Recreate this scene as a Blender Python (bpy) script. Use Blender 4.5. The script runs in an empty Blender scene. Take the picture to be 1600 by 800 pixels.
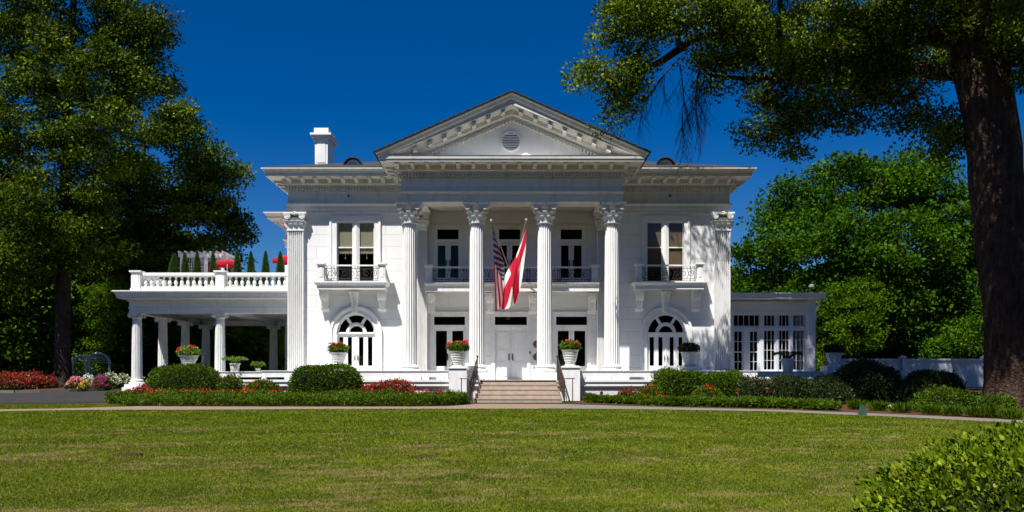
import bpy, math, random
import numpy as np
from mathutils import Vector, Matrix
R = math.radians
random.seed(7); rng = np.random.default_rng(7)
SC = bpy.context.scene
COL = SC.collection
F = 1333.0; HY = 593.0; EYE = 1.95          # focal length in photo pixels, horizon row, eye height over the near lawn

# ------------------------------------------------------------------ camera, world, sun, exposure
cam_d = bpy.data.cameras.new('camera'); cam = bpy.data.objects.new('camera', cam_d); COL.objects.link(cam)
cam.location = (0, 0, 0); cam.rotation_euler = (R(90), 0, 0)
cam_d.sensor_width = 36; cam_d.lens = 36 * F / 1600; cam_d.shift_y = (HY - 400) / 1600
cam_d.clip_start = .1; cam_d.clip_end = 3000
SC.camera = cam
SUN_DIR = Vector((.66, 1.0, -2.2)).normalized()     # the way the light travels
sun_el = math.asin(-SUN_DIR.z); 
sd = bpy.data.lights.new('sun', 'SUN'); sun = bpy.data.objects.new('sun', sd); COL.objects.link(sun)
sd.energy = 5.0; sd.angle = R(.5); sd.color = (1, .96, .9)
sun.rotation_euler = SUN_DIR.to_track_quat('-Z', 'Y').to_euler()
W = bpy.data.worlds.new('World'); SC.world = W; W.use_nodes = True
nt = W.node_tree; nt.nodes.clear()
sky = nt.nodes.new('ShaderNodeTexSky'); sky.sky_type = 'NISHITA'; sky.sun_disc = False
sky.sun_elevation = sun_el; sky.sun_rotation = math.atan2(-SUN_DIR.x, -SUN_DIR.y)
sky.air_density = 1.0; sky.dust_density = .1; sky.ozone_density = 5.0; sky.altitude = 1200
gam = nt.nodes.new('ShaderNodeHueSaturation'); gam.inputs['Saturation'].default_value = 1.42; gam.inputs['Hue'].default_value = .512; gam.inputs['Value'].default_value = .93
bg = nt.nodes.new('ShaderNodeBackground'); bg.inputs['Strength'].default_value = .05
wo = nt.nodes.new('ShaderNodeOutputWorld')
nt.links.new(sky.outputs[0], gam.inputs['Color']); nt.links.new(gam.outputs[0], bg.inputs['Color']); nt.links.new(bg.outputs[0], wo.inputs[0])
SC.view_settings.view_transform = 'Standard'; SC.view_settings.look = 'None'
SC.view_settings.exposure = .82; SC.view_settings.gamma = 1; SC.view_settings.use_curve_mapping = False
SC.render.engine = 'CYCLES'
SC.cycles.max_bounces = 8; SC.cycles.transparent_max_bounces = 12; SC.cycles.transmission_bounces = 6

# ------------------------------------------------------------------ materials
MATS = {}
def mat(name, col, rough=.6, spec=.4, noise=None, bump=None, metal=0):
    """noise = (scale, colour2, amount) ; bump = (scale, strength)"""
    if name in MATS: return MATS[name]
    m = bpy.data.materials.new(name); m.use_nodes = True; n = m.node_tree; b = n.nodes['Principled BSDF']
    b.inputs['Base Color'].default_value = (*col, 1); b.inputs['Roughness'].default_value = rough
    b.inputs['Specular IOR Level'].default_value = spec; b.inputs['Metallic'].default_value = metal
    tc = n.nodes.new('ShaderNodeTexCoord')
    if noise:
        sc, c2, lo, hi = noise
        t = n.nodes.new('ShaderNodeTexNoise'); t.inputs['Scale'].default_value = sc; t.inputs['Detail'].default_value = 6
        t.inputs['Roughness'].default_value = .65
        mp = n.nodes.new('ShaderNodeMapping'); mp.inputs['Scale'].default_value = (1, 1, .28 if name in ('white_paint', 'cornice_paint', 'fence_paint', 'oak_bark', 'grey_bark') else 1)
        n.links.new(tc.outputs['Object'], mp.inputs[0]); n.links.new(mp.outputs[0], t.inputs['Vector'])
        r = n.nodes.new('ShaderNodeValToRGB'); r.color_ramp.elements[0].position = lo; r.color_ramp.elements[1].position = hi
        r.color_ramp.elements[0].color = (*col, 1); r.color_ramp.elements[1].color = (*c2, 1)
        n.links.new(t.outputs['Fac'], r.inputs[0]); n.links.new(r.outputs[0], b.inputs['Base Color'])
    if bump:
        t = n.nodes.new('ShaderNodeTexNoise'); t.inputs['Scale'].default_value = bump[0]; t.inputs['Detail'].default_value = 5
        n.links.new(tc.outputs['Object'], t.inputs['Vector'])
        bp = n.nodes.new('ShaderNodeBump'); bp.inputs['Strength'].default_value = bump[1]; bp.inputs['Distance'].default_value = bump[2] if len(bump) > 2 else .05
        n.links.new(t.outputs['Fac'], bp.inputs['Height']); n.links.new(bp.outputs[0], b.inputs['Normal'])
    MATS[name] = m
    return m

def blocks_mat(name, col, mortar, bw, rh, ms, noise_amt=.06, bumpd=.02, rough=.6):
    m = bpy.data.materials.new(name); m.use_nodes = True; n = m.node_tree; b = n.nodes['Principled BSDF']
    tc = n.nodes.new('ShaderNodeTexCoord'); sp = n.nodes.new('ShaderNodeSeparateXYZ'); n.links.new(tc.outputs['Object'], sp.inputs[0])
    ad = n.nodes.new('ShaderNodeMath'); n.links.new(sp.outputs[0], ad.inputs[0]); n.links.new(sp.outputs[1], ad.inputs[1])
    cb = n.nodes.new('ShaderNodeCombineXYZ'); n.links.new(ad.outputs[0], cb.inputs[0]); n.links.new(sp.outputs[2], cb.inputs[1])
    br = n.nodes.new('ShaderNodeTexBrick'); br.inputs['Scale'].default_value = 1
    br.inputs['Brick Width'].default_value = bw; br.inputs['Row Height'].default_value = rh; br.inputs['Mortar Size'].default_value = ms
    br.inputs['Mortar Smooth'].default_value = .2
    br.inputs['Color1'].default_value = (*col, 1); br.inputs['Color2'].default_value = (*[c * .965 for c in col], 1); br.inputs['Mortar'].default_value = (*mortar, 1)
    n.links.new(cb.outputs[0], br.inputs['Vector'])
    t = n.nodes.new('ShaderNodeTexNoise'); t.inputs['Scale'].default_value = 1.3; t.inputs['Detail'].default_value = 8; t.inputs['Roughness'].default_value = .7
    n.links.new(tc.outputs['Object'], t.inputs['Vector'])
    mr = n.nodes.new('ShaderNodeMapRange'); mr.inputs['From Min'].default_value = .3; mr.inputs['From Max'].default_value = .75
    mr.inputs['To Min'].default_value = 1; mr.inputs['To Max'].default_value = 1 - noise_amt
    n.links.new(t.outputs['Fac'], mr.inputs[0])
    mx = n.nodes.new('ShaderNodeVectorMath'); mx.operation = 'SCALE'; n.links.new(br.outputs['Color'], mx.inputs[0]); n.links.new(mr.outputs[0], mx.inputs['Scale'])
    n.links.new(mx.outputs[0], b.inputs['Base Color'])
    iv = n.nodes.new('ShaderNodeMath'); iv.operation = 'SUBTRACT'; iv.inputs[0].default_value = 1; n.links.new(br.outputs['Fac'], iv.inputs[1])
    bp = n.nodes.new('ShaderNodeBump'); bp.inputs['Strength'].default_value = .7; bp.inputs['Distance'].default_value = bumpd
    n.links.new(iv.outputs[0], bp.inputs['Height']); n.links.new(bp.outputs[0], b.inputs['Normal'])
    b.inputs['Roughness'].default_value = rough
    MATS[name] = m
    return m

def leaf_mat(name, c1, c2, transl=.3, rough=.45, spec=.4, c3=None):
    m = bpy.data.materials.new(name); m.use_nodes = True; n = m.node_tree; b = n.nodes['Principled BSDF']
    at = n.nodes.new('ShaderNodeAttribute'); at.attribute_name = 'rnd'
    r = n.nodes.new('ShaderNodeValToRGB'); r.color_ramp.elements[0].color = (*c1, 1); r.color_ramp.elements[1].color = (*c2, 1)
    if c3:
        r.color_ramp.elements[1].position = .85; e = r.color_ramp.elements.new(1.0); e.color = (*c3, 1)
    n.links.new(at.outputs['Fac'], r.inputs[0]); n.links.new(r.outputs[0], b.inputs['Base Color'])
    b.inputs['Roughness'].default_value = rough; b.inputs['Specular IOR Level'].default_value = spec
    tr = n.nodes.new('ShaderNodeBsdfTranslucent'); hs = n.nodes.new('ShaderNodeHueSaturation'); hs.inputs['Value'].default_value = 1.3; hs.inputs['Hue'].default_value = .485
    n.links.new(r.outputs[0], hs.inputs['Color']); n.links.new(hs.outputs[0], tr.inputs['Color'])
    mx = n.nodes.new('ShaderNodeMixShader'); mx.inputs[0].default_value = transl
    n.links.new(b.outputs[0], mx.inputs[1]); n.links.new(tr.outputs[0], mx.inputs[2]); n.links.new(mx.outputs[0], n.nodes['Material Output'].inputs[0])
    MATS[name] = m
    return m

def glass_mat():
    m = bpy.data.materials.new('window_glass'); m.use_nodes = True; n = m.node_tree; n.nodes.clear()
    o = n.nodes.new('ShaderNodeOutputMaterial'); t = n.nodes.new('ShaderNodeBsdfTransparent'); t.inputs[0].default_value = (.88, .90, .89, 1)
    g = n.nodes.new('ShaderNodeBsdfGlossy'); g.inputs['Roughness'].default_value = .03; g.inputs[0].default_value = (.7, .7, .7, 1)
    f = n.nodes.new('ShaderNodeFresnel'); f.inputs[0].default_value = 1.5
    tc = n.nodes.new('ShaderNodeTexCoord'); no = n.nodes.new('ShaderNodeTexNoise'); no.inputs['Scale'].default_value = 1.7
    n.links.new(tc.outputs['Object'], no.inputs['Vector'])
    bp = n.nodes.new('ShaderNodeBump'); bp.inputs['Strength'].default_value = .15; bp.inputs['Distance'].default_value = .02
    n.links.new(no.outputs['Fac'], bp.inputs['Height']); n.links.new(bp.outputs[0], g.inputs['Normal'])
    ge = n.nodes.new('ShaderNodeNewGeometry'); fr = n.nodes.new('ShaderNodeMath'); fr.operation = 'SUBTRACT'; fr.inputs[0].default_value = 1; n.links.new(ge.outputs['Backfacing'], fr.inputs[1])
    fm = n.nodes.new('ShaderNodeMath'); fm.operation = 'MULTIPLY'; n.links.new(f.outputs[0], fm.inputs[0]); n.links.new(fr.outputs[0], fm.inputs[1])
    mx = n.nodes.new('ShaderNodeMixShader'); n.links.new(fm.outputs[0], mx.inputs[0]); n.links.new(t.outputs[0], mx.inputs[1]); n.links.new(g.outputs[0], mx.inputs[2])
    n.links.new(mx.outputs[0], o.inputs[0]); MATS['window_glass'] = m
    return m

WALL = blocks_mat('painted_ashlar', (.76, .76, .755), (.58, .58, .57), 3.1, .54, .009, .06, .01)
PAINT = mat('white_paint', (.76, .76, .75), .5, .35, (5, (.60, .585, .54), .48, .85), (30, .08, .01))
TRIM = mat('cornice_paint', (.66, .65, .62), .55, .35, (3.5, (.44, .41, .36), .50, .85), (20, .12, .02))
BRICKW = blocks_mat('painted_brick', (.74, .73, .71), (.55, .53, .51), .22, .075, .012, .2, .012)
SHINGLE = blocks_mat('roof_shingle', (.035, .032, .035), (.015, .015, .015), .3, .14, .02, .3, .02, .9)
IRON = mat('wrought_iron', (.018, .017, .018), .4, .5)
IRONB = mat('handrail_iron', (.05, .03, .022), .5, .4)
GLASS = glass_mat()
BLIND = mat('window_blind', (.36, .315, .225), .8, .2, (6, (.31, .27, .19), .4, .7))
LACE = mat('lace_curtain', (.16, .12, .10), .9, .1)
DARK = mat('inside_shade', (.012, .011, .012), .9, .1)  # near-black colour stands in for shade inside rooms and vents
STONE = mat('step_stone', (.40, .32, .265), .8, .2, (5, (.29, .225, .18), .4, .75), (40, .3, .02))
PATHM = mat('path_concrete', (.19, .138, .10), .85, .2, (2.2, (.20, .145, .11), .35, .75), (60, .3, .01))
PATHG = mat('grey_concrete', (.165, .15, .13), .85, .2, (2.2, (.12, .11, .095), .35, .75), (60, .3, .01))
ASPH = mat('asphalt', (.028, .026, .029), .95, .1, (3, (.045, .042, .045), .4, .8), (80, .4, .01))
MULCH = mat('pine_mulch', (.105, .045, .022), .95, .1, (25, (.045, .02, .012), .35, .7), (60, .9, .03))
SOIL = mat('lawn_ground', (.032, .036, .008), .95, .1, (12, (.07, .055, .02), .45, .75), (70, .8, .03))
POTW = mat('pot_white', (.72, .73, .70), .7, .25, (14, (.42, .44, .40), .45, .72), (30, .3, .02))
BARK = mat('oak_bark', (.085, .054, .040), .95, .12, (7, (.035, .022, .017), .38, .62), (11, 1.0, .16))
BARK2 = mat('grey_bark', (.07, .05, .04), .95, .12, (4, (.03, .022, .018), .35, .7), (8, 1.0, .1))
REDCLOTH = mat('red_canvas', (.36, .010, .020), .8, .2)
POLEM = mat('flag_pole', (.45, .40, .32), .4, .5)
GOLD = mat('finial_silver', (.75, .72, .65), .3, .6, metal=.6)
GREENP = mat('green_plastic', (.035, .085, .065), .5, .4)
ROCK = mat('white_rock', (.6, .6, .56), .8, .2, (8, (.3, .3, .28), .45, .7))
FENCE = mat('fence_paint', (.62, .64, .68), .6, .3, (3, (.50, .52, .55), .45, .75))
ARB = mat('arbor_paint', (.42, .47, .46), .5, .3)
CURTB = mat('blue_curtain', (.02, .12, .19), .8, .1)
BRASS = mat('door_hardware', (.10, .07, .05), .4, .5, metal=.5)
WOODL = mat('stained_wood', (.25, .15, .07), .7, .2)
CORE = mat('core_shade', (.010, .014, .006), .95, .05)  # near-black hull inside foliage, shade between leaves put into its colour
LF_L = leaf_mat('leaf_left_tree', (.010, .028, .001), (.088, .138, .003), .14, .6, .06, (.19, .22, .01))
LF_R = leaf_mat('leaf_oak', (.014, .034, .001), (.115, .175, .004), .16, .6, .06, (.22, .25, .01))
LF_B = leaf_mat('leaf_bright_tree', (.012, .048, .001), (.070, .155, .003), .24, .6, .06)
LF_W = leaf_mat('leaf_woods', (.020, .062, .001), (.100, .185, .004), .30, .6, .06)
LF_H = leaf_mat('leaf_hedge', (.020, .052, .001), (.085, .150, .003), .22, .5, .15)
LF_F = leaf_mat('leaf_front_bush', (.034, .075, .002), (.145, .205, .004), .24, .5, .10, (.26, .28, .01))
LF_T = leaf_mat('leaf_topiary', (.020, .070, .006), (.060, .145, .012), .1, .6, .3)
LF_G = leaf_mat('leaf_groundcover', (.022, .060, .001), (.100, .170, .004), .25, .5, .15)
LF_S = leaf_mat('leaf_fern', (.06, .14, .01), (.14, .24, .02), .3, .5, .4)
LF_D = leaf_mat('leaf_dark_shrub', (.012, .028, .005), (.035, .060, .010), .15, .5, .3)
LF_RB = leaf_mat('leaf_reddish', (.10, .030, .008), (.20, .07, .02), .2, .5, .3)
FL_R = leaf_mat('petal_red', (.50, .008, .01), (.80, .03, .02), .2, .6, .2)
FL_D = leaf_mat('petal_red_shade', (.30, .004, .006), (.50, .01, .012), .2, .6, .2)  # petal red darkened, missing tree shade put into the colour
FL_P = leaf_mat('petal_pink', (.75, .18, .25), (.85, .40, .42), .2, .6, .2)
FL_M = leaf_mat('petal_magenta', (.35, .01, .16), (.55, .03, .28), .2, .6, .2)
FL_W = leaf_mat('petal_white', (.62, .66, .45), (.80, .80, .66), .2, .6, .2)
FL_Y = leaf_mat('petal_yellow', (.75, .50, .05), (.80, .65, .15), .2, .6, .2)

# grass blades: green with straw patches that lie across the lawn
def grass_mat():
    m = bpy.data.materials.new('grass_blades'); m.use_nodes = True; n = m.node_tree; b = n.nodes['Principled BSDF']
    at = n.nodes.new('ShaderNodeAttribute'); at.attribute_name = 'rnd'
    r = n.nodes.new('ShaderNodeValToRGB'); r.color_ramp.elements[0].color = (.055, .105, .001, 1); r.color_ramp.elements[1].color = (.190, .245, .008, 1)
    n.links.new(at.outputs['Fac'], r.inputs[0])
    at2 = n.nodes.new('ShaderNodeAttribute'); at2.attribute_name = 'dry'
    mx = n.nodes.new('ShaderNodeMix'); mx.data_type = 'RGBA'
    n.links.new(at2.outputs['Fac'], mx.inputs['Factor']); n.links.new(r.outputs[0], mx.inputs['A']); mx.inputs['B'].default_value = (.36, .27, .115, 1)
    n.links.new(mx.outputs['Result'], b.inputs['Base Color']); b.inputs['Roughness'].default_value = .65; b.inputs['Specular IOR Level'].default_value = .08
    tr = n.nodes.new('ShaderNodeBsdfTranslucent'); n.links.new(mx.outputs['Result'], tr.inputs['Color'])
    ms = n.nodes.new('ShaderNodeMixShader'); ms.inputs[0].default_value = .3
    n.links.new(b.outputs[0], ms.inputs[1]); n.links.new(tr.outputs[0], ms.inputs[2]); n.links.new(ms.outputs[0], n.nodes['Material Output'].inputs[0])
    return m
GRASS = grass_mat()

# ------------------------------------------------------------------ helpers
def at(px, py, d):
    return Vector(((px - 800) * d / F, d, (HY - py) * d / F))
def PX(px, d): return (px - 800) * d / F
def PZ(py, d): return (HY - py) * d / F

class MB:
    def __init__(s): s.v = []; s.f = []; s.mi = []; s.cur = 0
    def add(s, vs, fs):
        o = len(s.v); s.v += [tuple(p) for p in vs]
        s.f += [tuple(i + o for i in f) for f in fs]; s.mi += [s.cur] * len(fs)
        return s
    def box(s, x0, x1, y0, y1, z0, z1):
        if x0 > x1: x0, x1 = x1, x0
        v = [(x0,y0,z0),(x1,y0,z0),(x1,y1,z0),(x0,y1,z0),(x0,y0,z1),(x1,y0,z1),(x1,y1,z1),(x0,y1,z1)]
        return s.add(v, [(0,3,2,1),(4,5,6,7),(0,1,5,4),(1,2,6,5),(2,3,7,6),(3,0,4,7)])
    def cbox(s, c, d, rz=0):
        M = Matrix.Rotation(rz, 3, 'Z'); v = []
        for z in (-1, 1):
            for x, y in ((-1,-1),(1,-1),(1,1),(-1,1)):
                v.append(Vector(c) + M @ Vector((x*d[0]/2, y*d[1]/2, z*d[2]/2)))
        return s.add(v, [(0,3,2,1),(4,5,6,7),(0,1,5,4),(1,2,6,5),(2,3,7,6),(3,0,4,7)])
    def frust(s, cx, cy, z0, z1, a0, b0, a1, b1):
        v = [(cx-a0,cy-b0,z0),(cx+a0,cy-b0,z0),(cx+a0,cy+b0,z0),(cx-a0,cy+b0,z0),(cx-a1,cy-b1,z1),(cx+a1,cy-b1,z1),(cx+a1,cy+b1,z1),(cx-a1,cy+b1,z1)]
        return s.add(v, [(0,3,2,1),(4,5,6,7),(0,1,5,4),(1,2,6,5),(2,3,7,6),(3,0,4,7)])
    def prism(s, poly, y0, y1):       # polygon in (x,z), extruded along y
        n = len(poly)
        v = [(x, y0, z) for x, z in poly] + [(x, y1, z) for x, z in poly]
        return s.add(v, [tuple(range(n)), tuple(range(2*n-1, n-1, -1))] + [(i, i+n, (i+1) % n + n, (i+1) % n) for i in range(n)])
    def prism_x(s, poly, x0, x1):     # polygon in (y,z), extruded along x
        n = len(poly)
        v = [(x0, y, z) for y, z in poly] + [(x1, y, z) for y, z in poly]
        return s.add(v, [tuple(range(n-1, -1, -1)), tuple(range(n, 2*n))] + [(i, (i+1) % n, (i+1) % n + n, i+n) for i in range(n)])
    def lathe(s, cx, cy, prof, n=24, flute=None):
        m = len(prof); v = []
        for r, z in prof:
            for k in range(n):
                a = 2*math.pi*k/n; rr = r
                if flute and r: rr = r * (1 - flute[1] * (abs(math.sin(a*flute[0]/2))**.6))
                v.append((cx+rr*math.cos(a), cy+rr*math.sin(a), z))
        f = [(i*n+k, i*n+(k+1) % n, (i+1)*n+(k+1) % n, (i+1)*n+k) for i in range(m-1) for k in range(n)]
        f.append(tuple(range(n-1, -1, -1))); f.append(tuple((m-1)*n+k for k in range(n)))
        return s.add(v, f)
    def tube(s, pts, r, n=6, caps=True):
        pts = [Vector(p) for p in pts]; rs = r if isinstance(r, (list, tuple)) else [r]*len(pts)
        v = []; up = None
        for i, p in enumerate(pts):
            t = (pts[min(i+1, len(pts)-1)] - pts[max(i-1, 0)])
            if t.length < 1e-9: t = Vector((0,0,1))
            t.normalize()
            if up is None: up = Vector((0,0,1)) if abs(t.z) < .9 else Vector((1,0,0))
            a = t.cross(up)
            if a.length < 1e-4: a = t.cross(Vector((0,1,0)))
            a.normalize(); b = a.cross(t); up = b
            for k in range(n):
                th = 2*math.pi*k/n; v.append(p + (a*math.cos(th) + b*math.sin(th))*rs[i])
        m = len(pts)
        f = [(i*n+k, i*n+(k+1) % n, (i+1)*n+(k+1) % n, (i+1)*n+k) for i in range(m-1) for k in range(n)]
        if caps: f.append(tuple(range(n-1, -1, -1))); f.append(tuple((m-1)*n+k for k in range(n)))
        return s.add(v, f)
    def disc(s, c, r, th, axis='Y', n=16):   # a short cylinder with its axis along y or x
        c = Vector(c); pts = [c - Vector((0, th/2, 0)), c + Vector((0, th/2, 0))] if axis == 'Y' else [c - Vector((th/2, 0, 0)), c + Vector((th/2, 0, 0))]
        return s.tube(pts, r, n)
    def ball(s, c, r, n=10, sz=1):
        return s.lathe(c[0], c[1], [(max(r*math.sin(math.pi*i/6), .001), c[2]-r*sz*math.cos(math.pi*i/6)) for i in range(7)], n)
    def molding(s, path, prof):
        """path: plan points; prof: (projection, z) from bottom to top; outward = (dy,-dx)"""
        n = len(path); P = [Vector(p) for p in path]; off = []
        for i in range(n):
            ns = []
            if i > 0: d = (P[i]-P[i-1]).normalized(); ns.append(Vector((d.y, -d.x)))
            if i < n-1: d = (P[i+1]-P[i]).normalized(); ns.append(Vector((d.y, -d.x)))
            if len(ns) == 1: off.append(ns[0])
            else:
                b = (ns[0]+ns[1]); off.append(b / (1 + ns[0].dot(ns[1])))
        m = len(prof); v = []
        for i in range(n):
            for p, z in prof:
                q = P[i] + off[i]*p; v.append((q.x, q.y, z))
        f = [(i*m+j, (i+1)*m+j, (i+1)*m+j+1, i*m+j+1) for i in range(n-1) for j in range(m-1)]
        f += [tuple(range(m)), tuple((n-1)*m+j for j in range(m-1, -1, -1))]
        return s.add(v, f)
    def build(s, name, mats, parent=None, smooth=False, angle=35):
        me = bpy.data.meshes.new(name); me.from_pydata(s.v, [], s.f)
        if not isinstance(mats, (list, tuple)): mats = [mats]
        for m in mats: me.materials.append(m)
        if len(mats) > 1: me.polygons.foreach_set('material_index', s.mi)
        if smooth:
            me.polygons.foreach_set('use_smooth', [True]*len(me.polygons)); me.set_sharp_from_angle(angle=R(angle))
        me.update()
        o = bpy.data.objects.new(name, me); COL.objects.link(o); o.parent = parent
        return o

def tag(o, label=None, cat=None, group=None, kind=None):
    if label: o['label'] = label
    if cat: o['category'] = cat
    if group: o['group'] = group
    if kind: o['kind'] = kind
    return o
def thing(name, label, cat, loc=(0,0,0), group=None):
    o = bpy.data.objects.new(name, None); COL.objects.link(o); o.location = loc; o.empty_display_size = .2
    return tag(o, label, cat, group)
def place(o, name, parent, loc=(0,0,0), rz=0, sc=None):     # a copy sharing its mesh
    c = o.copy(); COL.objects.link(c); c.parent = parent; c.location = loc; c.rotation_euler = (0,0,rz); c.name = name
    if sc: c.scale = sc
    return c
def copy_thing(root, loc, label, rz=0, sc=None, group=None):
    r = root.copy(); COL.objects.link(r); r.location = loc; r.rotation_euler = (0,0,rz); r['label'] = label
    if sc: r.scale = sc
    if group: r['group'] = group
    for ch in list(root.children):
        c = ch.copy(); COL.objects.link(c); c.parent = r
        for g in list(ch.children):
            d = g.copy(); COL.objects.link(d); d.parent = c
    return r

def np_mesh(name, verts, faces_flat, nper, mat_, parent=None, attrs=None, smooth=False):
    me = bpy.data.meshes.new(name); nv = len(verts); nf = len(faces_flat)//nper
    me.vertices.add(nv); me.vertices.foreach_set('co', verts.astype(np.float32).ravel())
    me.loops.add(nf*nper); me.loops.foreach_set('vertex_index', faces_flat.astype(np.int32))
    me.polygons.add(nf); me.polygons.foreach_set('loop_start', np.arange(0, nf*nper, nper, dtype=np.int32))
    me.materials.append(mat_)
    for k, a in (attrs or {}).items():
        at_ = me.attributes.new(k, 'FLOAT', 'POINT'); at_.data.foreach_set('value', a.astype(np.float32))
    me.update(calc_edges=True); me.validate()
    if smooth: me.polygons.foreach_set('use_smooth', np.ones(nf, bool))
    o = bpy.data.objects.new(name, me); COL.objects.link(o); o.parent = parent
    return o

def leaf_arrays(c, size, nrm=None, spread=1.0, aspect=.5, up=.3, droop=0., rnd=None, fold=.25):
    """c (N,3) leaf bases -> diamond leaves of two folded triangles each; returns verts, tri indices, rnd"""
    N = len(c); 
    d = rng.normal(size=(N,3)); 
    if nrm is not None: d = d*spread + nrm
    d[:,2] += up; d[:,2] -= droop
    d /= np.linalg.norm(d, axis=1, keepdims=True)+1e-9
    q = rng.normal(size=(N,3)); w = np.cross(d, q); w /= np.linalg.norm(w, axis=1, keepdims=True)+1e-9
    nn = np.cross(w, d)
    s = size*rng.uniform(.65, 1.35, size=(N,1))
    a = c; t = c + d*s; mid = c + d*s*.45 - nn*s*fold*.4
    l = mid + w*s*aspect*.5 + nn*s*fold*.5; r = mid - w*s*aspect*.5 + nn*s*fold*.5
    V = np.stack([a, l, t, r], 1).reshape(-1,3)
    i = np.arange(N)[:,None]*4
    T = np.concatenate([i+[0,2,1], i+[0,3,2]], 1).ravel()
    rd = rng.uniform(0, 1, N) if rnd is None else np.clip(rnd + rng.normal(0, .18, N), 0, 1)
    return V, T, np.repeat(rd, 4)
def leaves(name, c, size, m, parent=None, **k):
    V, T, rd = leaf_arrays(np.asarray(c, float), size, **k)
    return np_mesh(name, V, T, 3, m, parent, {'rnd': rd})

# ------------------------------------------------------------------ ground
def zg(d):
    d = np.asarray(d, float)
    return np.where(d < 33.5, -.93 - .026*(33.5-d), -.93 + .045*(np.minimum(d, 47)-33.5))
def zgf(d): return float(zg(d))
def gpt(px, py):       # ground point seen at a pixel
    lo, hi = 3., 47.
    for _ in range(50):
        mid = (lo+hi)/2
        if HY - zgf(mid)*F/mid*1 - 0 > py + 0: lo = mid
        else: hi = mid
        # y = HY - z*F/d ; z negative -> below the horizon
    d = (lo+hi)/2
    return Vector(((px-800)*d/F, d, zgf(d)))
ys = [-60, 0, 10, 20, 30, 33.5, 36, 40, 44, 47, 60, 100, 200, 500, 1500]
xs = [-1500, -400, -150, -60, -40, -20, -10, 0, 10, 20, 40, 60, 150, 400, 1500]
g = MB()
g.add([(x, y, zgf(y)) for y in ys for x in xs], [(j*len(xs)+i, j*len(xs)+i+1, (j+1)*len(xs)+i+1, (j+1)*len(xs)+i) for j in range(len(ys)-1) for i in range(len(xs)-1)])
tag(g.build('lawn_ground', SOIL), kind='structure')

def ribbon(name, near, far, lift, m, n=6):     # strip between two ground polylines (world x,y)
    b = MB(); K = len(near); v = []
    for i in range(K):
        for j in range(n+1):
            t = j/n; x = near[i][0]*(1-t)+far[i][0]*t; y = near[i][1]*(1-t)+far[i][1]*t
            v.append((x, y, zgf(y)+lift))
    b.add(v, [(i*(n+1)+j, (i+1)*(n+1)+j, (i+1)*(n+1)+j+1, i*(n+1)+j+1) for i in range(K-1) for j in range(n)])
    return tag(b.build(name, m), kind='structure')
def interp(pts, n):
    pts = [Vector(p) for p in pts]; L = [0]
    for a, b in zip(pts, pts[1:]): L.append(L[-1]+(b-a).length)
    out = []
    for k in range(n+1):
        s = L[-1]*k/n
        for i in range(len(pts)-1):
            if s <= L[i+1]+1e-9:
                t = (s-L[i])/max(L[i+1]-L[i], 1e-9); out.append(pts[i].lerp(pts[i+1], t)); break
    return out
def gl(pxs): return [gpt(*p).xy for p in pxs]
path_near = [(-60, 644), (85, 641.5), (300, 640.5), (560, 639.5), (860, 639), (1000, 640), (1200, 643.5), (1400, 652), (1600, 662), (1900, 690)]
path_far  = [(-60, 641), (85, 639), (270, 633.5), (420, 635.3), (700, 635.4), (745, 631.5), (880, 632), (1060, 637.5), (1220, 641), (1400, 648.2), (1600, 657.5), (1900, 682)]
PN = interp(gl(path_near), 60); 
def far_of(i):
    return None
PF = interp(gl(path_far), 60)
ribbon('path', PN, PF, .012, PATHM)
ribbon('grey_path', interp(gl([(840, 638.8), (1000, 640), (1200, 643.5), (1400, 652), (1600, 662), (1900, 690)]), 40),
       interp(gl([(900, 632.8), (1060, 637.3), (1220, 640.9), (1400, 648.1), (1600, 657.4), (1900, 681.9)]), 40), .018, PATHG)
# driveway, curving to the porte cochere
ribbon('driveway', [(-90, 33.6), (-40, 33.5), (-25, 33.4), (-20, 33.3), (-18.2, 33.4), (-16.6, 33.8), (-15.6, 34.6), (-14.6, 37), (-14.3, 40), (-14.3, 60)],
       [(-90, 39.5), (-40, 39.8), (-28, 39.6), (-22.6, 40.2), (-20.6, 41.2), (-19.2, 43), (-18.4, 46), (-18.2, 50), (-18.2, 56), (-18.2, 62)], .012, ASPH, 8)
# mulch beds
ribbon('mulch_bed', interp([(-16.4, 32.75), (-14, 31.3), (-10, 31.0), (-5, 30.95), (-2.2, 31.2), (-1.75, 32.4)], 20), interp([(-15.4, 35.6), (-10, 35.4), (-5, 35.4), (-1.75, 35.3)], 20), .02, MULCH)
rb_near = interp(gl([(905, 631), (1060, 636.6), (1220, 640), (1400, 647.4), (1600, 656.6), (1900, 681)]), 40)
rb_far = interp([(2.3, 35.3), (10.2, 35.3), (14, 38.5), (22, 42), (30, 42), (34, 40)], 40)
ribbon('mulch_bed', rb_near, rb_far, .008, MULCH, 10)
ribbon('mulch_bed', interp([(-23.9, 39.9), (-22.3, 40.4), (-20.8, 41.4), (-19.4, 43.4)], 10), interp([(-24.5, 44), (-22.3, 45), (-20.8, 46), (-19.6, 47)], 10), .016, MULCH)

def path_edge_y(x):   # depth of the lawn's far edge at x (near edge of the path)
    for a, b in zip(PN, PN[1:]):
        if a.x <= x <= b.x: return a.y + (b.y-a.y)*(x-a.x)/max(b.x-a.x, 1e-6)
    return 30.
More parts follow.
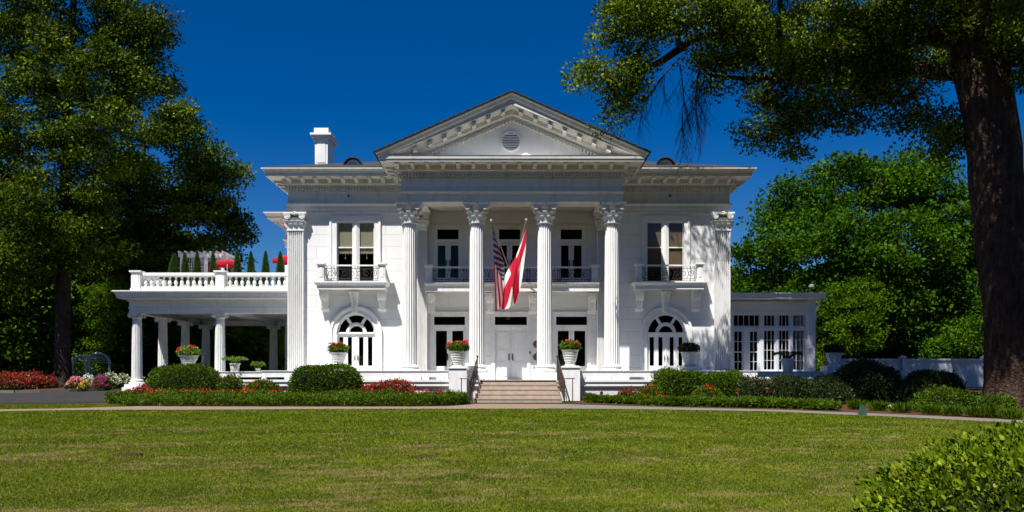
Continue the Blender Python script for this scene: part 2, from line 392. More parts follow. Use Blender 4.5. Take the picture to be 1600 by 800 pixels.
# grass blades
def smooth_noise(x, y, s, seed):
    r = np.random.default_rng(seed); out = np.zeros_like(x)
    for k in range(14):
        a = r.uniform(0, 2*np.pi); f = s*r.uniform(.5, 2.2); p = r.uniform(0, 2*np.pi)
        out += np.sin((x*np.cos(a)*.55 + y*np.sin(a)*1.0)*f + p)
    return out/14**.5
NB = 1300000
u = rng.uniform(0, 1, NB)
dd = 1/(1/9.3*(1-u) + 1/31.5*u)                      # denser near the camera
xx = rng.uniform(-.66, .66, NB)*dd
pe = np.interp(xx, [p.x for p in PN], [p.y for p in PN])
keep = dd < pe-.02
# strip of turf between the path and the driveway on the left
u2 = rng.uniform(0, 1, 26000); x2 = rng.uniform(-24, -13.6, 26000); y2 = np.interp(x2, [p.x for p in PF], [p.y for p in PF]) + .02 + u2*2.6
k2 = y2 < np.interp(x2, [-24, -18.2, -16.4, -13], [33.35, 33.2, 32.7, 32.3])
xx = np.concatenate([xx[keep], x2[k2]]); dd = np.concatenate([dd[keep], y2[k2]])
N = len(xx); z = zg(dd)
dry = smooth_noise(xx, dd, 1.1, 3)*.6 + smooth_noise(xx, dd, 3.2, 5)*.45 + smooth_noise(xx, dd, 9, 8)*.35
nearw = np.clip((25.5-dd)/10., 0, 1)
dry = smooth_noise(xx*.9, dd*1.2, 1.6, 3)*.55 + smooth_noise(xx, dd*1.4, 3.4, 5)*.5 + smooth_noise(xx, dd, 8, 8)*.45 + smooth_noise(xx, dd, 19, 9)*.3
dryv = np.clip((dry - (.85 - .60*nearw))*1.25, 0, .95)*np.clip(nearw*2.2, .2, 1)
dryv = np.where(rng.uniform(0, 1, N) < .04+.17*nearw, .8, dryv)*rng.uniform(.45, 1, N)
holes = [(PX(665, 15.7), 15.35, .42, .17), (PX(205, 15.9), 15.75, .4, .13)]
for hx, hy, ha, hb in holes:
    far = ((xx-hx)/ha)**2 + ((dd-hy)/hb)**2 > rng.uniform(.7, 1.2, N)
    xx, dd, z, dryv = xx[far], dd[far], z[far], dryv[far]; N = len(xx)
hgt = rng.uniform(.015, .040, N)*(1 + .25*smooth_noise(xx, dd, 2.0, 11)); wid = .0042 + .00042*dd
az = rng.uniform(0, 2*np.pi, N); ln = rng.uniform(.2, 1.0, N)*hgt
ca, sa = np.cos(az), np.sin(az); az2 = rng.uniform(0, np.pi, N)
base = np.stack([xx, dd, z], 1)
wv = np.stack([np.cos(az2)*wid, np.sin(az2)*wid, np.zeros(N)], 1)
tip = base + np.stack([ca*ln, sa*ln, hgt], 1)
V = np.stack([base-wv, base+wv, tip], 1).reshape(-1, 3)
shade = np.clip(.5 + .13*smooth_noise(xx, dd, 2.6, 21) + .14*smooth_noise(xx, dd*.5, 7, 22) + rng.normal(0, .25, N), 0, 1)
gr = np_mesh('grass', V, np.arange(3*N), 3, GRASS, None, {'rnd': np.repeat(shade, 3), 'dry': np.repeat(dryv, 3)})
tag(gr, 'mown green lawn with straw coloured dry patches', 'grass', kind='stuff')
for k, (hx, hy, ha, hb) in enumerate(holes):
    b = MB(); b.lathe(hx, hy, [(.26, zgf(hy)-.02), (.26, zgf(hy)+.022), (.24, zgf(hy)+.026), (.001, zgf(hy)+.026)], 20)
    tag(b.build('valve_cover', mat('dirt_cover', (.055, .035, .02), .95, .03, (20, (.02, .014, .01), .4, .7)), smooth=True), ['dark round valve cover sunk in the lawn in front of the steps', 'dark round valve cover sunk in the lawn at the left'][k], 'lawn cover', 'valve covers in the lawn')

# ================================================================== mansion
YW = 38.2      # wing wall plane
YC = 38.5      # wall plane inside the portico
XL, XR = -10.0, 9.72
house = thing('mansion', 'large white two storey mansion with a columned pediment portico', 'mansion', (0, 38, -.7))
hl = Vector(house.location)
def hb(mb, name, m, parent=None, **k):      # build in world coordinates, then hang on the house (identity child offset)
    o = mb.build(name, m, parent or house, **k)
    return o
house_children_fix = []   # parents are offset: meshes are built in world space, so set inverse
def wall_grid(mb, x0, x1, z0, z1, yf, yb, holes):
    xs_ = sorted({x0, x1, *[h[0] for h in holes], *[h[1] for h in holes]}); zs_ = sorted({z0, z1, *[h[2] for h in holes], *[h[3] for h in holes]})
    def solid(i, j):
        if i < 0 or j < 0 or i >= len(xs_)-1 or j >= len(zs_)-1: return False
        cx, cz = (xs_[i]+xs_[i+1])/2, (zs_[j]+zs_[j+1])/2
        return not any(h[0] < cx < h[1] and h[2] < cz < h[3] for h in holes)
    for i in range(len(xs_)-1):
        for j in range(len(zs_)-1):
            if not solid(i, j): continue
            a, b, c, d = xs_[i], xs_[i+1], zs_[j], zs_[j+1]
            mb.add([(a,yf,c),(b,yf,c),(b,yf,d),(a,yf,d)], [(0,1,2,3)]); mb.add([(a,yb,c),(b,yb,c),(b,yb,d),(a,yb,d)], [(3,2,1,0)])
            if not solid(i-1, j): mb.add([(a,yf,c),(a,yf,d),(a,yb,d),(a,yb,c)], [(0,1,2,3)])
            if not solid(i+1, j): mb.add([(b,yf,c),(b,yb,c),(b,yb,d),(b,yf,d)], [(0,1,2,3)])
            if not solid(i, j-1): mb.add([(a,yf,c),(a,yb,c),(b,yb,c),(b,yf,c)], [(0,1,2,3)])
            if not solid(i, j+1): mb.add([(a,yf,d),(b,yf,d),(b,yb,d),(a,yb,d)], [(0,1,2,3)])
WIN_L = (-7.84, -6.16, 4.35, 7.08); WIN_R = (6.03, 7.70, 4.35, 7.08)
AX = (-6.98, 6.90); AZ = 2.10; AR = .87
w = MB()
wall_grid(w, XL, -4.0, -.95, 8.5, YW, YW+.3, [WIN_L, (AX[0]-AR, AX[0]+AR, 0.0, AZ+AR)])
wall_grid(w, 4.0, XR, -.95, 8.5, YW, YW+.3, [WIN_R, (AX[1]-AR, AX[1]+AR, 0.0, AZ+AR)])
for ax in AX:
    for sgn in (-1, 1):
        arc = [(ax+sgn*AR*math.sin(t), AZ+AR*math.cos(t)) for t in [math.pi/2*i/14 for i in range(15)]]
        w.prism(arc + [(ax+sgn*(AR+.001), AZ+AR+.001)], YW, YW+.3)
DOORS1 = [(-2.82, .74), (-.05, .76), (2.69, .74)]; DOORS2 = [(-2.89, .52), (-.11, .52), (2.68, .52)]
holes = [(c-h, c+h, 0.0, 2.9) for c, h in DOORS1] + [(c-h, c+h, 4.25, 6.82) for c, h in DOORS2]
wall_grid(w, -4.0, 4.0, -.95, 8.5, YC, YC+.25, holes)
w.box(XL, XL+.3, YW+.3, 52, -.95, 8.5); w.box(XR-.3, XR, YW+.3, 52, -.95, 8.5); w.box(XL, XR, 52, 52.3, -.95, 8.5)
w.box(-4.02, -4.0+.002, YW+.002, YC, -.95, 8.4); w.box(4.0-.002, 4.02, YW+.002, YC, -.95, 8.4)
WALLO = w.build('wall', WALL, house)
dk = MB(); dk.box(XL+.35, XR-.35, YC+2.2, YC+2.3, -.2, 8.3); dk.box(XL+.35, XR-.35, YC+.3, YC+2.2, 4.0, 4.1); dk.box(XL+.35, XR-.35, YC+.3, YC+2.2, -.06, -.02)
dk.build('shade_sheet', DARK, house)  # dark sheets put behind the openings in place of room shade

# entablature
def dentils(mb, a, b, n, y0, y1, z0, z1, axis='x'):
    for k in range(n):
        c = a + (b-a)*(k+.5)/n; h = abs(b-a)/n*.27
        if axis == 'x': mb.box(c-h, c+h, y0, y1, z0, z1)
        else: mb.box(y0, y1, c-h, c+h, z0, z1)
def modillion(mb, x, y, z, dx, dy, L=.5, wd=.15, h=.15):
    # a scrolled bracket under the soffit: root at (x,y), reaching along (dx,dy)
    prof = [(0, 0), (L, 0), (L, -h*.35), (L*.86, -h*.62), (L*.55, -h*.55), (L*.30, -h*.85), (.06, -h*1.15), (0, -h*1.15)]
    px, py = -dy, dx; v = []
    for s_ in (-.5, .5):
        for a, b in prof: v.append((x+dx*a+px*wd*s_, y+dy*a+py*wd*s_, z+b))
    n = len(prof); mb.add(v, [tuple(range(n)), tuple(range(2*n-1, n-1, -1))] + [(i, i+n, (i+1) % n+n, (i+1) % n) for i in range(n)])
    mb.box(x+dx*(L/2)-abs(dx)*(L/2+.015)-abs(px)*(wd/2+.02), x+dx*(L/2)+abs(dx)*(L/2+.015)+abs(px)*(wd/2+.02), y+dy*(L/2)-abs(dy)*(L/2+.015)-abs(py)*(wd/2+.02), y+dy*(L/2)+abs(dy)*(L/2+.015)+abs(py)*(wd/2+.02), z-.03, z+.01)
lowp = [(0, 7.42), (0, 7.60), (.03, 7.605), (.03, 7.75), (.07, 7.77), (.10, 7.83), (.10, 7.865), (0, 7.87), (0, 8.36), (.04, 8.38), (.02, 8.42), (.02, 8.59), (.16, 8.60), (.16, 8.66), (.22, 8.70), (.22, 8.90)]
# wings
wp = [(-.4, 7.42)] + lowp + [(.80, 8.905), (.80, 9.04), (.83, 9.05), (.85, 9.11), (.91, 9.17), (.95, 9.19), (.95, 9.23), (-.3, 9.28)]
Yf = 38.1
for sg in (-1, 1):
    ew = MB()
    if sg < 0: ew.molding([(XL, 52.2), (XL, Yf), (-4.60, Yf)], wp); a, b = XL, -4.66
    else: ew.molding([(4.58, Yf), (XR, Yf), (XR, 52.2)], wp); a, b = 4.64, XR
    dentils(ew, a-.03, b+.03, 41, Yf-.15, Yf, 8.44, 8.58)
    for k in range(9): modillion(ew, a + (b-a)*(k+.5)/9 + sg*.15, Yf-.2, 8.90, 0, -1, .5, .16)
    for k in range(20): modillion(ew, (XL-.2 if sg < 0 else XR+.2), Yf+.3+k*.63, 8.90, sg, 0, .5, .16)
    if sg < 0: dentils(ew, Yf-.1, Yf+8, 58, XL-.15, XL, 8.44, 8.58, 'y')
    else: dentils(ew, Yf-.1, Yf+8, 58, XR, XR+.15, 8.44, 8.58, 'y')
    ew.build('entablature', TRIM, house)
# portico
ep = MB(); Yp = 35.6; PL, PR = -4.62, 4.60
pp = [(-1.0, 7.425), ] + lowp + [(.79, 8.905), (.80, 9.00), (.83, 9.01), (.84, 9.10), (.86, 9.14), (-1.0, 9.20)]
ep.molding([(PL, YW-.05), (PL, Yp), (PR, Yp), (PR, YW-.05)], pp)
dentils(ep, PL-.03, PR+.03, 66, Yp-.15, Yp-.0, 8.44, 8.58)
dentils(ep, Yp, Yp+2.5, 18, PL-.15, PL-.03, 8.44, 8.58, 'y'); dentils(ep, Yp, Yp+2.5, 18, PR+.03, PR+.15, 8.44, 8.58, 'y')
for k in range(16): modillion(ep, PL-.12 + (PR-PL+.24)*k/15, Yp-.2, 8.90, 0, -1, .48, .16)
for k in range(4):
    modillion(ep, PL-.2, Yp+.25+k*.62, 8.90, -1, 0, .48, .16); modillion(ep, PR+.2, Yp+.25+k*.62, 8.90, 1, 0, .48, .16)
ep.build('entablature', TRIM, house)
cl = MB(); cl.box(PL+.9, PR-.9, Yp+.9, YC+.02, 7.60, 7.68)
for x in (-4, -1.35, 1.35, 4): cl.box(x-.12, x+.12, Yp+.95, YC-.02, 7.5, 7.61)
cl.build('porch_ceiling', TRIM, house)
# pediment
SL = .442; ZA = 11.69
pd = MB()
def zl(x): return ZA - SL*abs(x)
rp = [(.96, .0), (.96, -.05), (.91, -.10), (.87, -.20), (.83, -.25), (.80, -.26), (.79, -.46), (.22, -.47), (.22, -.66), (.16, -.70), (.16, -.75), (.02, -.76), (.02, -.94), (0, -.95), (-.12, -.97), (-.12, -.02)]
for sgn in (-1, 1):
    v = []; m = len(rp)
    for p, h in rp: v.append((0.0, Yp-p, ZA+h))
    for p, h in rp: v.append((sgn*(4.61+max(p, .0)), Yp-p, max(zl(4.61+max(p, 0))+h, 9.02)))
    f = [(j, (j+1) % m, (j+1) % m+m, j+m) for j in range(m)]
    if sgn < 0: f = [q[::-1] for q in f]
    f.append(tuple(range(m, 2*m)) if sgn < 0 else tuple(range(2*m-1, m-1, -1)))
    pd.add(v, f)
    def rbox(x0, x1, p0, p1, h0, h1):
        v = []
        for p in (p0, p1):
            for x, h in ((x0, h0), (x1, h0), (x1, h1), (x0, h1)): v.append((sgn*x, Yp-p, zl(x)+h))
        pd.add(v, [(0,1,2,3),(7,6,5,4),(0,4,5,1),(1,5,6,2),(2,6,7,3),(3,7,4,0)])
    for k in range(50):
        x = .05 + k*.139
        if zl(x)-.9 > 9.22: rbox(x, x+.075, .01, .15, -.92, -.77)
    for k in range(12):
        x = .28 + k*.60
        if zl(x)-.62 > 9.15: rbox(x, x+.16, .2, .70, -.60, -.465); rbox(x-.02, x+.18, .2, .72, -.50, -.46)
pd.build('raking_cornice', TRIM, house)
ty = MB(); ty.prism([(-4.6, 9.0), (4.58, 9.0), (4.58, zl(4.6)-.2), (0, ZA-.3), (-4.6, zl(4.6)-.2)], Yp-.0, Yp+.1)
ty.build('tympanum', PAINT, house)
lv = MB(); cz = PZ(221, Yp); n = 28
for i in range(n):
    a0, a1 = 2*math.pi*i/n, 2*math.pi*(i+1)/n
    v = [(-.05+r_*math.cos(a), y, cz+r_*math.sin(a)) for a in (a0, a1) for r_, y in ((.42, Yp), (.42, Yp-.06), (.37, Yp-.06), (.37, Yp))]
    lv.add(v, [(0,4,5,1),(1,5,6,2),(2,6,7,3)])
for k in range(7):
    zz = cz-.30+k*.10; hw = math.sqrt(max(.37**2-(zz-cz)**2, .001))
    lv.add([(-.05-hw, Yp-.045, zz-.028), (-.05+hw, Yp-.045, zz-.028), (-.05+hw, Yp-.012, zz+.035), (-.05-hw, Yp-.012, zz+.035),
            (-.05-hw, Yp-.035, zz-.036), (-.05+hw, Yp-.035, zz-.036), (-.05+hw, Yp-.004, zz+.025), (-.05-hw, Yp-.004, zz+.025)], [(0,1,2,3),(7,6,5,4),(0,4,5,1)])
lo = lv.build('round_vent', PAINT, house)
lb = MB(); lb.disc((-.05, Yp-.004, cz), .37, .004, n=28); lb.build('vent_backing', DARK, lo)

# roof
rf = MB(); e = .8; s_ = .31; t = 4.3; z0 = 9.26
x0, x1, y0, y1 = XL-e, XR+e, Yf-e, 52.2+e
zt = z0+.05+s_*t
rf.add([(x0,y0,z0),(x1,y0,z0),(x1,y1,z0),(x0,y1,z0),(x0+t,y0+t,zt),(x1-t,y0+t,zt),(x1-t,y1-t,zt),(x0+t,y1-t,zt),
        (x0,y0,z0+.05),(x1,y0,z0+.05),(x1,y1,z0+.05),(x0,y1,z0+.05)],
       [(0,3,2,1),(0,1,9,8),(1,2,10,9),(2,3,11,10),(3,0,8,11),(8,9,5,4),(9,10,6,5),(10,11,7,6),(11,8,4,7),(4,5,6,7)])
for sgn in (-1, 1):
    xe = 5.64; v = [(0, 34.60, ZA+.02), (sgn*xe, 34.60, zl(xe)+.02), (sgn*xe, 44.5, zl(xe)+.02), (0, 44.5, ZA+.02)]
    v += [(a, b, c+.05) for a, b, c in v]
    rf.add(v, [(0,1,2,3),(7,6,5,4),(0,4,5,1),(1,5,6,2),(2,6,7,3)])
rf.add([(-5.2, 44.4, 9.3), (5.2, 44.4, 9.3), (0, 44.4, ZA)], [(0,1,2)])
ROOF = rf.build('roof', SHINGLE, house)
ch = MB(); d = 42.5; cx0, cx1 = PX(492, d), PX(512, d); cy0, cy1 = d, d+1.45
def chm(o, z0, z1): ch.box(cx0-o, cx1+o, cy0-o, cy1+o, z0, z1)
zt = PZ(200, d)
chm(0, 9.6, zt-.55); chm(.06, zt-.62, zt-.52); chm(.14, zt-.50, zt-.38); chm(.20, zt-.38, zt-.28); chm(.04, zt-.28, zt)
ch.box(cx0+.12, cx1-.12, cy0-.02, cy0, zt-1.72, zt-.80) 
ch.build('chimney', PAINT, ROOF)
cc = MB(); cc.box(cx0+.04, cx1-.04, cy0+.1, cy1-.1, zt, zt+.05); cc.build('chimney_cap', SHINGLE, ROOF)
for px in (552.5, 1039):
    d = 38.8; cx = PX(px, d); cz = PZ(262, d)-.02; dm = MB()
    for (ro, ri, ya, yb) in ((.46, .41, d-.25, d+2.6),):
        m_ = 18
        for i in range(m_):
            a0, a1 = math.pi*i/m_, math.pi*(i+1)/m_
            v = [(cx+r_*math.cos(a), y, cz+r_*math.sin(a)) for a in (a0, a1) for r_, y in ((ri, ya), (ro, ya), (ro, yb), (ri, yb))]
            dm.add(v, [(0,1,5,4),(1,2,6,5),(3,0,4,7)])
    do = dm.build('dormer_hood', SHINGLE, ROOF)
    df = MB()
    m_ = 16; 
    for ro, ri, yf_ in ((.36, .26, d-.12),):
        for i in range(m_):
            a0, a1 = math.pi*i/m_, math.pi*(i+1)/m_
            v = [(cx+r_*math.cos(a), y, cz+r_*math.sin(a)) for a in (a0, a1) for r_, y in ((ri, yf_), (ro, yf_), (ro, yf_+.1), (ri, yf_+.1))]
            df.add(v, [(0,1,5,4),(1,2,6,5),(3,0,4,7)])
    df.box(cx-.36, cx+.36, d-.125, d-.02, cz-.08, cz+.03)
    for k in range(4):
        zz = cz+.06+k*.055; hw = math.sqrt(max(.26**2-(zz-cz)**2, .001)); df.box(cx-hw, cx+hw, d-.11, d-.06, zz, zz+.028)
    df.build('dormer_vent', PAINT, ROOF)
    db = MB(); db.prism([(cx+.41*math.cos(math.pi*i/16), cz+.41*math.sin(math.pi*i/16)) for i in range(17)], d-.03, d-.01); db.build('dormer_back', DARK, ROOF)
# rear wing beyond the side portico
rw = MB(); rx, ry = -12.75, 47.9
rw.box(rx+.1, -9.8, ry+.1, 58, -.5, 8.45); rw.box(rx, rx+.7, ry-.0, ry+.7, -.3, 6.6)
rwo = rw.build('rear_wing', WALL, house)
rc = MB(); rc.molding([(rx, 58), (rx, ry), (-10.02, ry)], wp)
for k in range(5): modillion(rc, rx+.1+k*.6, ry-.2, 8.9, 0, -1, .5, .16)
for k in range(12): modillion(rc, rx-.2, ry+.2+k*.6, 8.9, -1, 0, .5, .16)
dentils(rc, rx-.1, -10.1, 20, ry-.15, ry-.03, 8.44, 8.58); rc.build('entablature', TRIM, house)
rr = MB(); rr.frust(-10.5, 53.5, 9.28, 10.2, 3.0, 6.2, .6, 3.6); rr.build('rear_roof', SHINGLE, house)

# ---------------- columns
def volute(mb, c, r, axis, th=.10):
    mb.disc(c, r*.92, th*.7, axis, 14)
    pts = []; 
    for k in range(30):
        a = k/29*2*math.pi*1.9; rr_ = r*(1-.78*k/29)
        if axis == 'Y': pts.append((c[0]+rr_*math.cos(a+1.57)*1, c[1]-math.copysign(th*.45, 1), c[2]+rr_*math.sin(a+1.57)))
        else: pts.append((c[0], c[1]+rr_*math.cos(a+1.57), c[2]+rr_*math.sin(a+1.57)))
    mb.tube(pts, r*.14, 5); mb.disc(c, r*.22, th*1.25, axis, 8)
def acanthus(mb, cx, cy, ang, r0, z0, h, wd, curl=.12, rr=None):
    ca, sa = math.cos(ang), math.sin(ang); seg = 6; v = []
    for k in range(seg+1):
        t = k/seg; out = r0 + .02 + curl*t**2.2*1.0; z = z0 + h*math.sin(min(t*1.25, 1.45)*1.05)/math.sin(1.45)*(1 if t < .86 else .97)
        if k == seg: z -= h*.10; out += .015
        w_ = wd*(.55+.75*math.sin(math.pi*min(t*.8+.12, 1)))*(1 if k < seg else .35)*(1 + .16*(k % 2))
        for q, dp in ((-1, .0), (-.35, .028), (0, .012), (.35, .028), (1, .0)):
            v.append((cx+ca*(out+dp)-sa*q*w_/2, cy+sa*(out+dp)+ca*q*w_/2, z))
    mb.add(v, [(i*5+j, i*5+j+1, i*5+j+6, i*5+j+5) for i in range(seg) for j in range(4)])
def capital_big(mb, r=.29, h=.80, half=.56):
    # origin at the neck, z up
    mb.lathe(0, 0, [(r*1.02, -.06), (r*1.18, -.045), (r*1.2, -.02), (r*1.1, 0), (r*.98, .01)], 24)
    mb.lathe(0, 0, [(r*.97, -.01), (r*.98, h*.35), (r*1.12, h*.6), (r*1.32, h*.72), (r*1.36, h*.80), (r*1.2, h*.9)], 24)
    for k in range(8): acanthus(mb, 0, 0, 2*math.pi*(k+.5)/8, r, 0, h*.34, .20, .13)
    for k in range(8): acanthus(mb, 0, 0, 2*math.pi*k/8, r*1.0, h*.12, h*.48, .20, .17)
    for k in range(24): mb.ball((math.cos(k/24*6.283)*r*1.36, math.sin(k/24*6.283)*r*1.36, h*.76), .032, 6)
    for s1 in (-1, 1):
        for s2 in (-1, 1):
            volute(mb, (s1*.37, s2*.43, h*.775), .135, 'Y'); volute(mb, (s2*.43, s1*.37, h*.775), .135, 'X')
            acanthus(mb, 0, 0, math.atan2(s2, s1), r*1.15, h*.34, h*.34, .13, .16)
    for a in range(4):
        M = Matrix.Rotation(a*math.pi/2, 3, 'Z')
        v = []
        # concave abacus edge with a flower in the middle
        n_ = 8
        for zz, g_ in ((h*.885, -.035), (h*.93, -.01), (h*.945, .01), (h, .015)):
            for k in range(n_+1):
                t = -1+2*k/n_; y = -(half-.10*(1-t*t)) - g_
                v.append(M @ Vector((t*(half-.03+g_), y, zz)))
        v.append(M @ Vector((0, 0, h*.885))); v.append(M @ Vector((0, 0, h)))
        f = [(j*(n_+1)+k, j*(n_+1)+k+1, (j+1)*(n_+1)+k+1, (j+1)*(n_+1)+k) for j in range(3) for k in range(n_)]
        f += [(k+1, k, 4*(n_+1)) for k in range(n_)] + [(3*(n_+1)+k, 3*(n_+1)+k+1, 4*(n_+1)+1) for k in range(n_)]
        mb.add(v, f)
        for q in range(5):
            t = q/5*6.283; p = M @ Vector((.05*math.cos(t), -(half-.10)-.02, h*.94+.05*math.sin(t))); mb.ball(p, .035, 6)
        p = M @ Vector((0, -(half-.10)-.05, h*.94)); mb.ball(p, .03, 6)
        pts = [M @ Vector((x, -.42, z)) for x, z in ((-.37, h*.775+.13), (-.2, h*.86), (0, h*.83), (.2, h*.86), (.37, h*.775+.13))]
        mb.tube(pts, .028, 5)
    return mb
def shaft_prof(r0, r1, z0, z1, n=10):
    return [(r0 + (r1-r0)*(t**1.6), z0+(z1-z0)*t) for t in [i/n for i in range(n+1)]]
def base_prof(r, z0, h):
    P = [(r*1.42, z0)]
    for k in range(7): a = -math.pi/2+math.pi*k/6; P.append((r*1.32+h*.2*math.cos(a), z0+h*.2+h*.2*math.sin(a)))
    P += [(r*1.22, z0+h*.45), (r*1.17, z0+h*.55), (r*1.2, z0+h*.62)]
    for k in range(5): a = -math.pi/2+math.pi*k/4; P.append((r*1.2+h*.11*math.cos(a), z0+h*.75+h*.11*math.sin(a)))
    P += [(r*1.08, z0+h*.9), (r, z0+h)]
    return P
SH = MB(); SH.lathe(0, 0, shaft_prof(.325, .285, .62, 6.60), 20*8, (20, .17))
CAP = capital_big(MB()); BS = MB(); BS.box(-.50, .50, -.50, .50, 0, .30); BS.lathe(0, 0, base_prof(.325, .30, .33), 36)
col0 = SH.build('column', PAINT, house, smooth=True, angle=50)
cap0 = CAP.build('capital', PAINT, col0, smooth=True, angle=40); cap0.location = (0, 0, 6.62)
bs0 = BS.build('column_base', PAINT, col0, smooth=True)
COLX = [PX(p, 36.1) for p in (640, 745, 851, 956)]
for i, x in enumerate(COLX):
    if i == 0: c = col0; c.location = (x, 36.1, 0)
    else:
        c = place(col0, 'column', house, (x, 36.1, 0)); place(cap0, 'capital', c, (0, 0, 6.62)); place(bs0, 'column_base', c)
# ---------------- pilasters (flat, fluted)
def pilaster(x, yf, wd, z0, z1, dep, capw):
    mb = MB(); nf = 7; zc = z1-.78
    mb.box(x-wd/2, x+wd/2, yf, yf+dep, z0, z0+.3)
    mb.frust(x, yf+dep/2, z0+.0, z0+.16, wd/2+.10, dep/2+.10, wd/2+.10, dep/2+.10); mb.frust(x, yf+dep/2, z0+.16, z0+.26, wd/2+.08, dep/2+.08, wd/2+.03, dep/2+.03)
    # fluted face from a zig-zag plan section
    pts = [(x-wd/2, yf+dep), (x-wd/2, yf)]
    e_ = .035; fw = (wd-2*e_)/nf
    for k in range(nf):
        a = x-wd/2+e_+k*fw
        pts += [(a+.010, yf), (a+.022, yf+.05), (a+fw/2, yf+.075), (a+fw-.022, yf+.05), (a+fw-.010, yf)]
    pts += [(x+wd/2, yf), (x+wd/2, yf+dep)]
    n_ = len(pts); v = [(px, py, z0+.3) for px, py in pts] + [(px, py, zc) for px, py in pts]
    mb.add(v, [(i, i+1, i+1+n_, i+n_) for i in range(n_-1)])
    o = mb.build('pilaster', PAINT, house)
    c = MB(); h = .78
    c.box(x-wd/2-.03, x+wd/2+.03, yf-.03, yf+dep, zc-.03, zc+.04)
    c.frust(x, yf+dep/2, zc+.04, zc+h*.72, wd/2-.02, dep/2, wd/2+.04, dep/2+.04)
    for k in range(3): acanthus(c, x-wd/3+k*wd/3, yf+.02, -math.pi/2, .0, zc+.03, h*.34, wd/3.2, .10)
    for k in range(4): acanthus(c, x-wd/2+k*wd/3, yf+.02, -math.pi/2, .0, zc+h*.16, h*.42, wd/3.4, .14)
    for sg in (-1, 1):
        volute(c, (x+sg*(wd/2-.02), yf-.10, zc+h*.77), .145, 'Y'); volute(c, (x+sg*(wd/2+.06), yf+dep/2, zc+h*.77), .13, 'X')
        acanthus(c, x+sg*wd/2, yf+dep/2, 0 if sg > 0 else math.pi, .0, zc+.05, h*.5, .2, .14)
    c.tube([(x-wd/2, yf-.1, zc+h*.95), (x-wd/5, yf-.09, zc+h*.88), (x, yf-.09, zc+h*.84), (x+wd/5, yf-.09, zc+h*.88), (x+wd/2, yf-.1, zc+h*.95)], .03, 5)
    c.box(x-capw/2, x+capw/2, yf-.16, yf+dep, zc+h*.9, zc+h); c.box(x-capw/2+.04, x+capw/2-.04, yf-.12, yf+dep, zc+h*.86, zc+h*.9)
    for q in range(5): c.ball((x+.05*math.cos(q*1.257), yf-.17, zc+h*.93+.05*math.sin(q*1.257)), .035, 6)
    c.build('capital', PAINT, o, smooth=True, angle=40)
    return o
pilaster(-9.65, 38.0, .70, 0, 7.44, .22, 1.02); pilaster(9.38, 38.0, .70, 0, 7.44, .22, 1.02)
pilaster(-4.02, 37.95, .44, 0, 7.44, .5, .8); pilaster(4.02, 37.95, .44, 0, 7.44, .5, .8)

# ---------------- windows and doors
def pane(parent, rects, y, name='pane'):
    b = MB()
    for r in rects: b.box(r[0], r[1], y, y+.012, r[2], r[3])
    return b.build(name, GLASS, parent)
def big_window(x0, x1, z0, z1, xc0, xc1, curtain):
    f = MB(); y = YW
    # casing proud of the wall with a stepped edge
    for (a, b, c, d_) in ((xc0, x0, z0-.3, z1+.22), (x1, xc1, z0-.3, z1+.22)):
        f.box(a, b, y-.05, y+.1, c, d_)
    f.box(xc0, xc1, y-.052, y+.098, z1+.002, z1+.24); f.box(xc0-.03, xc0+.07, y-.08, y-.045, z0-.3, z1+.25); f.box(xc1-.07, xc1+.03, y-.08, y-.045, z0-.3, z1+.25)
    xm0, xm1 = (x0+x1)/2-.12, (x0+x1)/2+.12
    f.box(xm0, xm1, y+.02, y+.2, z0, z1-.001); f.box(xm0+.07, xm1-.07, y-.01, y+.03, z0, z1-.002)
    rects = []
    zm = z1-1.16
    for a, b in ((x0, xm0), (xm1, x1)):
        for q in (a, b-.045): f.box(q, q+.045, y+.05, y+.14, z0, z1-.003)
        f.box(a+.045, b-.045, y+.052, y+.138, z1-.06, z1-.003); f.box(a+.045, b-.045, y+.052, y+.138, zm-.025, zm+.025); f.box(a+.045, b-.045, y+.052, y+.138, z0, z0+.07)
        rects.append((a+.045, b-.045, z0+.07, z1-.06))
    o = f.build('window', PAINT, house)
    pane(o, rects, y+.09)
    bl = MB()
    for a, b, _, _ in rects:
        zb = zm-.22 if curtain else zm-.9
        bl.box(a-.04, b+.04, y+.118, y+.124, zb, z1)
        if curtain:
            for k in range(5): bl.disc((a+(b-a)*(k+.5)/5, y+.121, zb), (b-a)/10, .01, n=10)
            bl.disc(((a+b)/2, y+.121, zb-.25), .03, .02, n=8); bl.box((a+b)/2-.006, (a+b)/2+.006, y+.118, y+.124, zb-.25, zb)
    bl.build('blind', BLIND if curtain else mat('brown_blind', (.20, .135, .08), .8, .2, (5, (.15, .10, .06), .4, .7)), o)
    if not curtain: pass
    return o
big_window(*WIN_L, PX(516, YW), PX(594, YW), True); big_window(*WIN_R, PX(1003, YW), PX(1077, YW), False)

